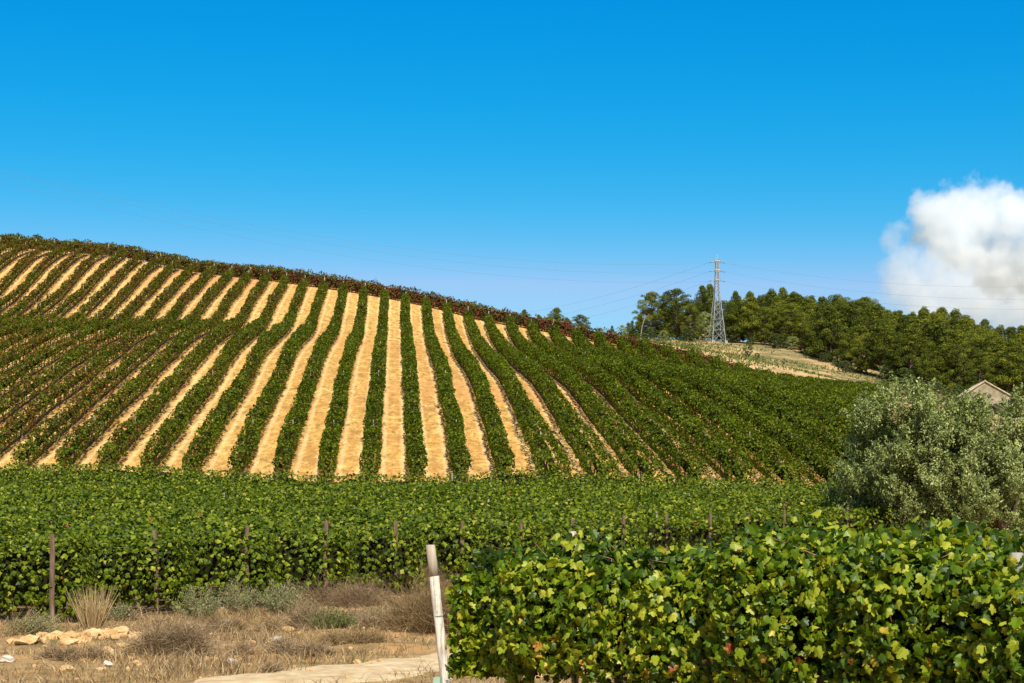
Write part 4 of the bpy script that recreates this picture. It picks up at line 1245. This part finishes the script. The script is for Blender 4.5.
twig_bush(173, 655, 86, 78, 3400, M['twig'], 'tangled dead brown bush on the bank between the stone heap and the white stone', 1, curl=.9, t0=.15, t1=1.)
twig_bush(437, 640, 108, 98, 5200, M['dry'], 'big dry straw-coloured bush behind the white leaning post', 2, curl=.9, t0=.05, t1=.8, bend=(.25, 0))
twig_bush(392, 636, 66, 52, 2000, M['twig'], 'lower brown dry bush left of the big straw-coloured one', 3, curl=.8)
twig_bush(92, 628, 34, 46, 420, M['dry'], 'tall clump of pale dry grass in front of the first end post', 4, curl=.15, name='dry_grass_tuft', tuft=True, t0=.6, rw=.006)
twig_bush(18, 640, 60, 44, 260, M['dry'], 'long bent dry stalks at the left edge of the photo', 5, curl=.4, name='dry_grass_tuft', tuft=True, t0=.4, bend=(.8, 0), rw=.006)
twig_bush(325, 634, 84, 62, 2200, M['twig'], 'brown dry bush in the middle of the bank', 6, curl=.8, t0=.1, t1=.9)
twig_bush(355, 648, 66, 36, 1300, M['dry'], 'low dry bush above the track', 7, curl=.8, t0=.1, t1=.8)
twig_bush(270, 655, 62, 34, 1300, M['twig'], 'low brown scrub near the small white stone', 8, curl=.8, t0=.2, t1=.9)
twig_bush(75, 660, 74, 34, 1300, M['twig'], 'low brown scrub left of the stone heap', 9, curl=.8, t0=.2, t1=.9)
twig_bush(140, 622, 30, 42, 70, M['twig'], 'sparse bare branching shrub standing against the vines', 10, curl=.5, rw=.008)
twig_bush(272, 672, 20, 32, 260, M['twig'], 'small upright dry thistle at the track edge', 11, curl=.6)
twig_bush(350, 612, 96, 62, 2600, M['twig'], 'brown dry thicket against the vines left of the big straw-coloured bush', 31, curl=.8, t0=.1, t1=.8)
twig_bush(415, 602, 80, 62, 2400, M['dry'], 'dry thicket under the vines behind the big straw-coloured bush', 32, curl=.8, t0=.05, t1=.7)
twig_bush(245, 640, 90, 40, 1900, M['dry'], 'low dry scrub beside the large white stone', 33, curl=.8, t0=.05, t1=.8)
twig_bush(300, 655, 80, 30, 1500, M['twig'], 'low brown scrub above the track', 34, curl=.8, t0=.2, t1=1.)
leaf_bush(330, 640, 60, 26, 1700, M['shrub'], 'small green weed patch in the middle of the bank', 35)
leaf_bush(200, 622, 56, 36, 3600, M['sage'], 'grey-green shrub behind the dead brown bush', 21)
leaf_bush(285, 618, 62, 40, 3800, M['sage'], 'grey-green shrub right of the third end post', 22)
leaf_bush(238, 618, 46, 42, 2600, M['sage'], 'grey-green shrub in front of the third end post', 23)
leaf_bush(35, 640, 60, 28, 2600, M['sage'], 'low grey-green shrub near the left edge', 24)
leaf_bush(380, 632, 44, 26, 1500, M['sage'], 'small grey-green shrub left of the dry bushes', 25)
leaf_bush(118, 622, 40, 22, 1400, M['sage'], 'small grey-green shrub beside the tall dry grass clump', 26)


def grass(n, region, mat, name, label, h, w, seed, dens=None, tr=(0, 1)):
    rng = np.random.default_rng(seed)
    x = rng.uniform(region[0], region[1], n); y = rng.uniform(region[2], region[3], n)
    keep = dens(x, y, rng); x = x[keep]; y = y[keep]; n = len(x)
    z = gsurf(x, y)
    hh = h * rng.uniform(.35, 1.2, n); an = rng.uniform(0, 6.28, n); le = rng.normal(0, .95, (n, 2)) * hh[:, None]
    sx = np.cos(an) * w * .5; sy = np.sin(an) * w * .5
    b = np.stack([x, y, z - .02], 1)
    s = np.stack([sx, sy, 0 * sx], 1)
    m1 = b + np.stack([le[:, 0] * .3, le[:, 1] * .3, hh * .6], 1); tp = b + np.stack([le[:, 0], le[:, 1], hh], 1)
    V = np.stack([b - s, b + s, m1 + s * .7, m1 - s * .7, tp], 1)
    i = np.arange(n)[:, None] * 5
    mb = MB(); mb.add(V.reshape(-1, 3), [i + np.array([[0, 1, 2, 3]]), i + np.array([[3, 2, 4]])], np.repeat(rng.uniform(*tr, n), 5))
    o = mb.build(name, mat); tag(o, label, 'grass', kind='stuff')


def on_track(x, y): return np.abs(x - track_c(y)) < 1.02 + .3 * noise1(y * 2, 6)
def bare_spots(x, y):
    k = np.ones_like(x)
    for a, b, c in ((-6.7, 27.9, .95), (-7.3, 26.4, .6), (-5.3, 31.6, .8), (-4.1, 29.6, .6), (-2.6, 30.8, .5)):
        k = k * (1 - .93 * np.exp(-(((x - a) ** 2 + ((y - b) * .55) ** 2) / c ** 2) ** 2))
    return k
def d_dry(x, y, r):
    d = .34 + 1.1 * noise2(x * .9, y * .9, 31, 3)
    return (~on_track(x, y)) & (r.random(len(x)) < np.clip(d, .04, 1) * bare_spots(x, y)) & (y < 35.5 + np.maximum(0, (x + 9.3) * 1.38))
def d_weed(x, y, r):
    d = -.25 + 1.3 * noise2(x * .6, y * .6, 33, 3) + .9 * np.exp(-((np.abs(x - track_c(y)) - 1.6) / .25) ** 2)
    return (~on_track(x, y)) & (r.random(len(x)) < np.clip(d, 0, 1))
grass(110000, (-11.5, 4, 19.5, 44), M['dry'], 'dry_grass', 'short dry straw-coloured grass and stubble over the roadside bank', .16, .012, 1, d_dry)
grass(40000, (-11, 8, 9, 36), M['weed'], 'green_grass', 'patches of short green grass along the dirt track', .09, .012, 2, d_weed)
grass(30000, (-1.5, 7, 10, 20), M['dry'], 'dry_grass', 'dry grass on the ground beneath the near vines', .14, .010, 3, lambda x, y, r: (~on_track(x, y)) & (r.random(len(x)) < .8))

def d_tall(x, y, r):
    d = -.15 + 1.25 * noise2(x * .7, y * .7, 37, 3)
    return (~on_track(x, y)) & (r.random(len(x)) < np.clip(d, 0, 1) * bare_spots(x, y)) & (y > 22) & (y < 35.0 + np.maximum(0, (x + 9.3) * 1.38))
grass(34000, (-11.5, 1, 21, 42), M['dry'], 'tall_dry_grass', 'clumps of taller tangled dry grass on the roadside bank', .30, .010, 6, d_tall)
grass(16000, (-11.5, 1, 21, 42), M['twig'], 'dead_weeds', 'brown dead weeds tangled over the roadside bank', .34, .012, 7, d_tall)
# rubble
rng = np.random.default_rng(77); gm = MB()
for i in range(520):
    if i < 190: x = rng.normal(-6.75, .45); y = rng.normal(28.0, .7)
    elif i < 330: x = rng.normal(-5.0, 1.2); y = rng.normal(30.8, 1.0)
    else: x = rng.uniform(-10.5, 1); y = rng.uniform(21, 33)
    r_ = rng.uniform(.015, .07) * (1.7 if i < 190 else 1)
    icos(gm, (x, y, gs(x, y) + r_ * .3), r_, squash=tuple(rng.uniform(.6, 1.3, 2)) + (.6,), jit=.12, rng=rng)
tag(gm.build('rubble', M['rock']), 'small ochre rubble strewn over the roadside bank', 'rubble', kind='stuff')

# scrub plants scattered over the bare hillside
def d_scrub(x, y, r):
    return (y > crest(x + SL * y) + 13) & (r.random(len(x)) < np.clip(.35 + .9 * noise2(x * .12, y * .12, 41, 3), .02, 1))
grass(20000, (10, 100, 222, 352), M['weed'], 'hillside_scrub', 'low scrub and grass scattered over the bare slope beyond the vineyard', .45, .25, 4, d_scrub, (0, .6))
grass(5000, (10, 80, 225, 350), M['dry'], 'hillside_dry_grass', 'dry grass scattered over the bare slope beyond the vineyard', .4, .18, 5, d_scrub, (.2, 1))


# ------------------------------------------------------------------ cloud
def cloud(center, lobes, label, dens, seed, soft=.45, nscale=.010):
    x0 = np.array(center, float)
    mb = MB()
    ls = np.array(lobes, float)
    lo = (ls[:, :3] - ls[:, 3:4] * 1.25).min(0); hi = (ls[:, :3] + ls[:, 3:4] * 1.25).max(0)
    box(mb, (lo + hi) / 2, hi - lo)
    m, nt = new_mat('cloud_vapour'); L = nt.links.new
    tc = nt.nodes.new('ShaderNodeTexCoord')
    n1 = nd(nt, 'ShaderNodeTexNoise', Scale=nscale, Detail=6, Roughness=.6); L(tc.outputs['Object'], n1.inputs['Vector'])
    # gently distorted smooth union of the lobes, eroded by finer noise
    sub = nd(nt, 'ShaderNodeVectorMath', _operation='SUBTRACT'); L(n1.outputs['Color'], sub.inputs[0]); sub.inputs[1].default_value = (.5, .5, .5)
    scl = nd(nt, 'ShaderNodeVectorMath', _operation='SCALE'); L(sub.outputs[0], scl.inputs[0]); scl.inputs['Scale'].default_value = 95.0
    add = nd(nt, 'ShaderNodeVectorMath', _operation='ADD'); L(tc.outputs['Object'], add.inputs[0]); L(scl.outputs[0], add.inputs[1])
    prev = None
    for (lx, ly, lz, lr) in lobes:
        d = nd(nt, 'ShaderNodeVectorMath', _operation='DISTANCE'); L(add.outputs[0], d.inputs[0]); d.inputs[1].default_value = (lx, ly, lz)
        r = nd(nt, 'ShaderNodeMath', _operation='DIVIDE'); L(d.outputs['Value'], r.inputs[0]); r.inputs[1].default_value = lr
        if prev is None: prev = r
        else:
            q = nd(nt, 'ShaderNodeMath', _operation='SMOOTH_MIN'); L(prev.outputs[0], q.inputs[0]); L(r.outputs[0], q.inputs[1]); q.inputs[2].default_value = .35; prev = q
    n2 = nd(nt, 'ShaderNodeTexNoise', Scale=.035, Detail=8, Roughness=.62); L(tc.outputs['Object'], n2.inputs['Vector'])
    er = nd(nt, 'ShaderNodeMath', _operation='MULTIPLY_ADD'); L(n2.outputs[0], er.inputs[0]); er.inputs[1].default_value = 1.45; L(prev.outputs[0], er.inputs[2])
    mr = nd(nt, 'ShaderNodeMapRange'); mr.inputs[1].default_value = 1.55; mr.inputs[2].default_value = 1.55 - soft; mr.inputs[3].default_value = 0; mr.inputs[4].default_value = dens
    L(er.outputs[0], mr.inputs[0])
    pv = nt.nodes.new('ShaderNodeVolumePrincipled'); pv.inputs['Color'].default_value = (.962, .982, 1.0, 1); pv.inputs['Anisotropy'].default_value = .2
    L(mr.outputs[0], pv.inputs['Density'])
    o = nt.nodes.new('ShaderNodeOutputMaterial'); L(pv.outputs[0], o.inputs['Volume'])
    m.cycles.volume_step_rate = .3
    ob = mb.build('cloud', m); ob.location = x0
    tag(ob, label, 'cloud')


CY = 2600.0
def cl(px, py, rp, dy=0): return ((px - 960) * CY / F, dy, (250 - py) * CY / F, rp * CY / F)
cloud(pt(960, 250, CY), [cl(942, 226, 44), cl(926, 216, 28), cl(975, 214, 40, 10), cl(1008, 220, 44, -10), cl(1040, 225, 46, -20), cl(1080, 235, 60), cl(960, 246, 34), cl(1000, 256, 42, 20), cl(1050, 264, 54)],
      'white puffy cumulus cloud low in the sky at the right', .045, 1, soft=.36)
cloud(pt(960, 250, CY + 500), [cl(890, 262, 34), cl(878, 236, 22), cl(900, 290, 54), cl(940, 282, 56), cl(985, 300, 75), cl(1040, 300, 85), cl(925, 312, 60)],
      'faint hazy cloud veil below and left of the puffy white cloud', .020, 2, soft=.6)
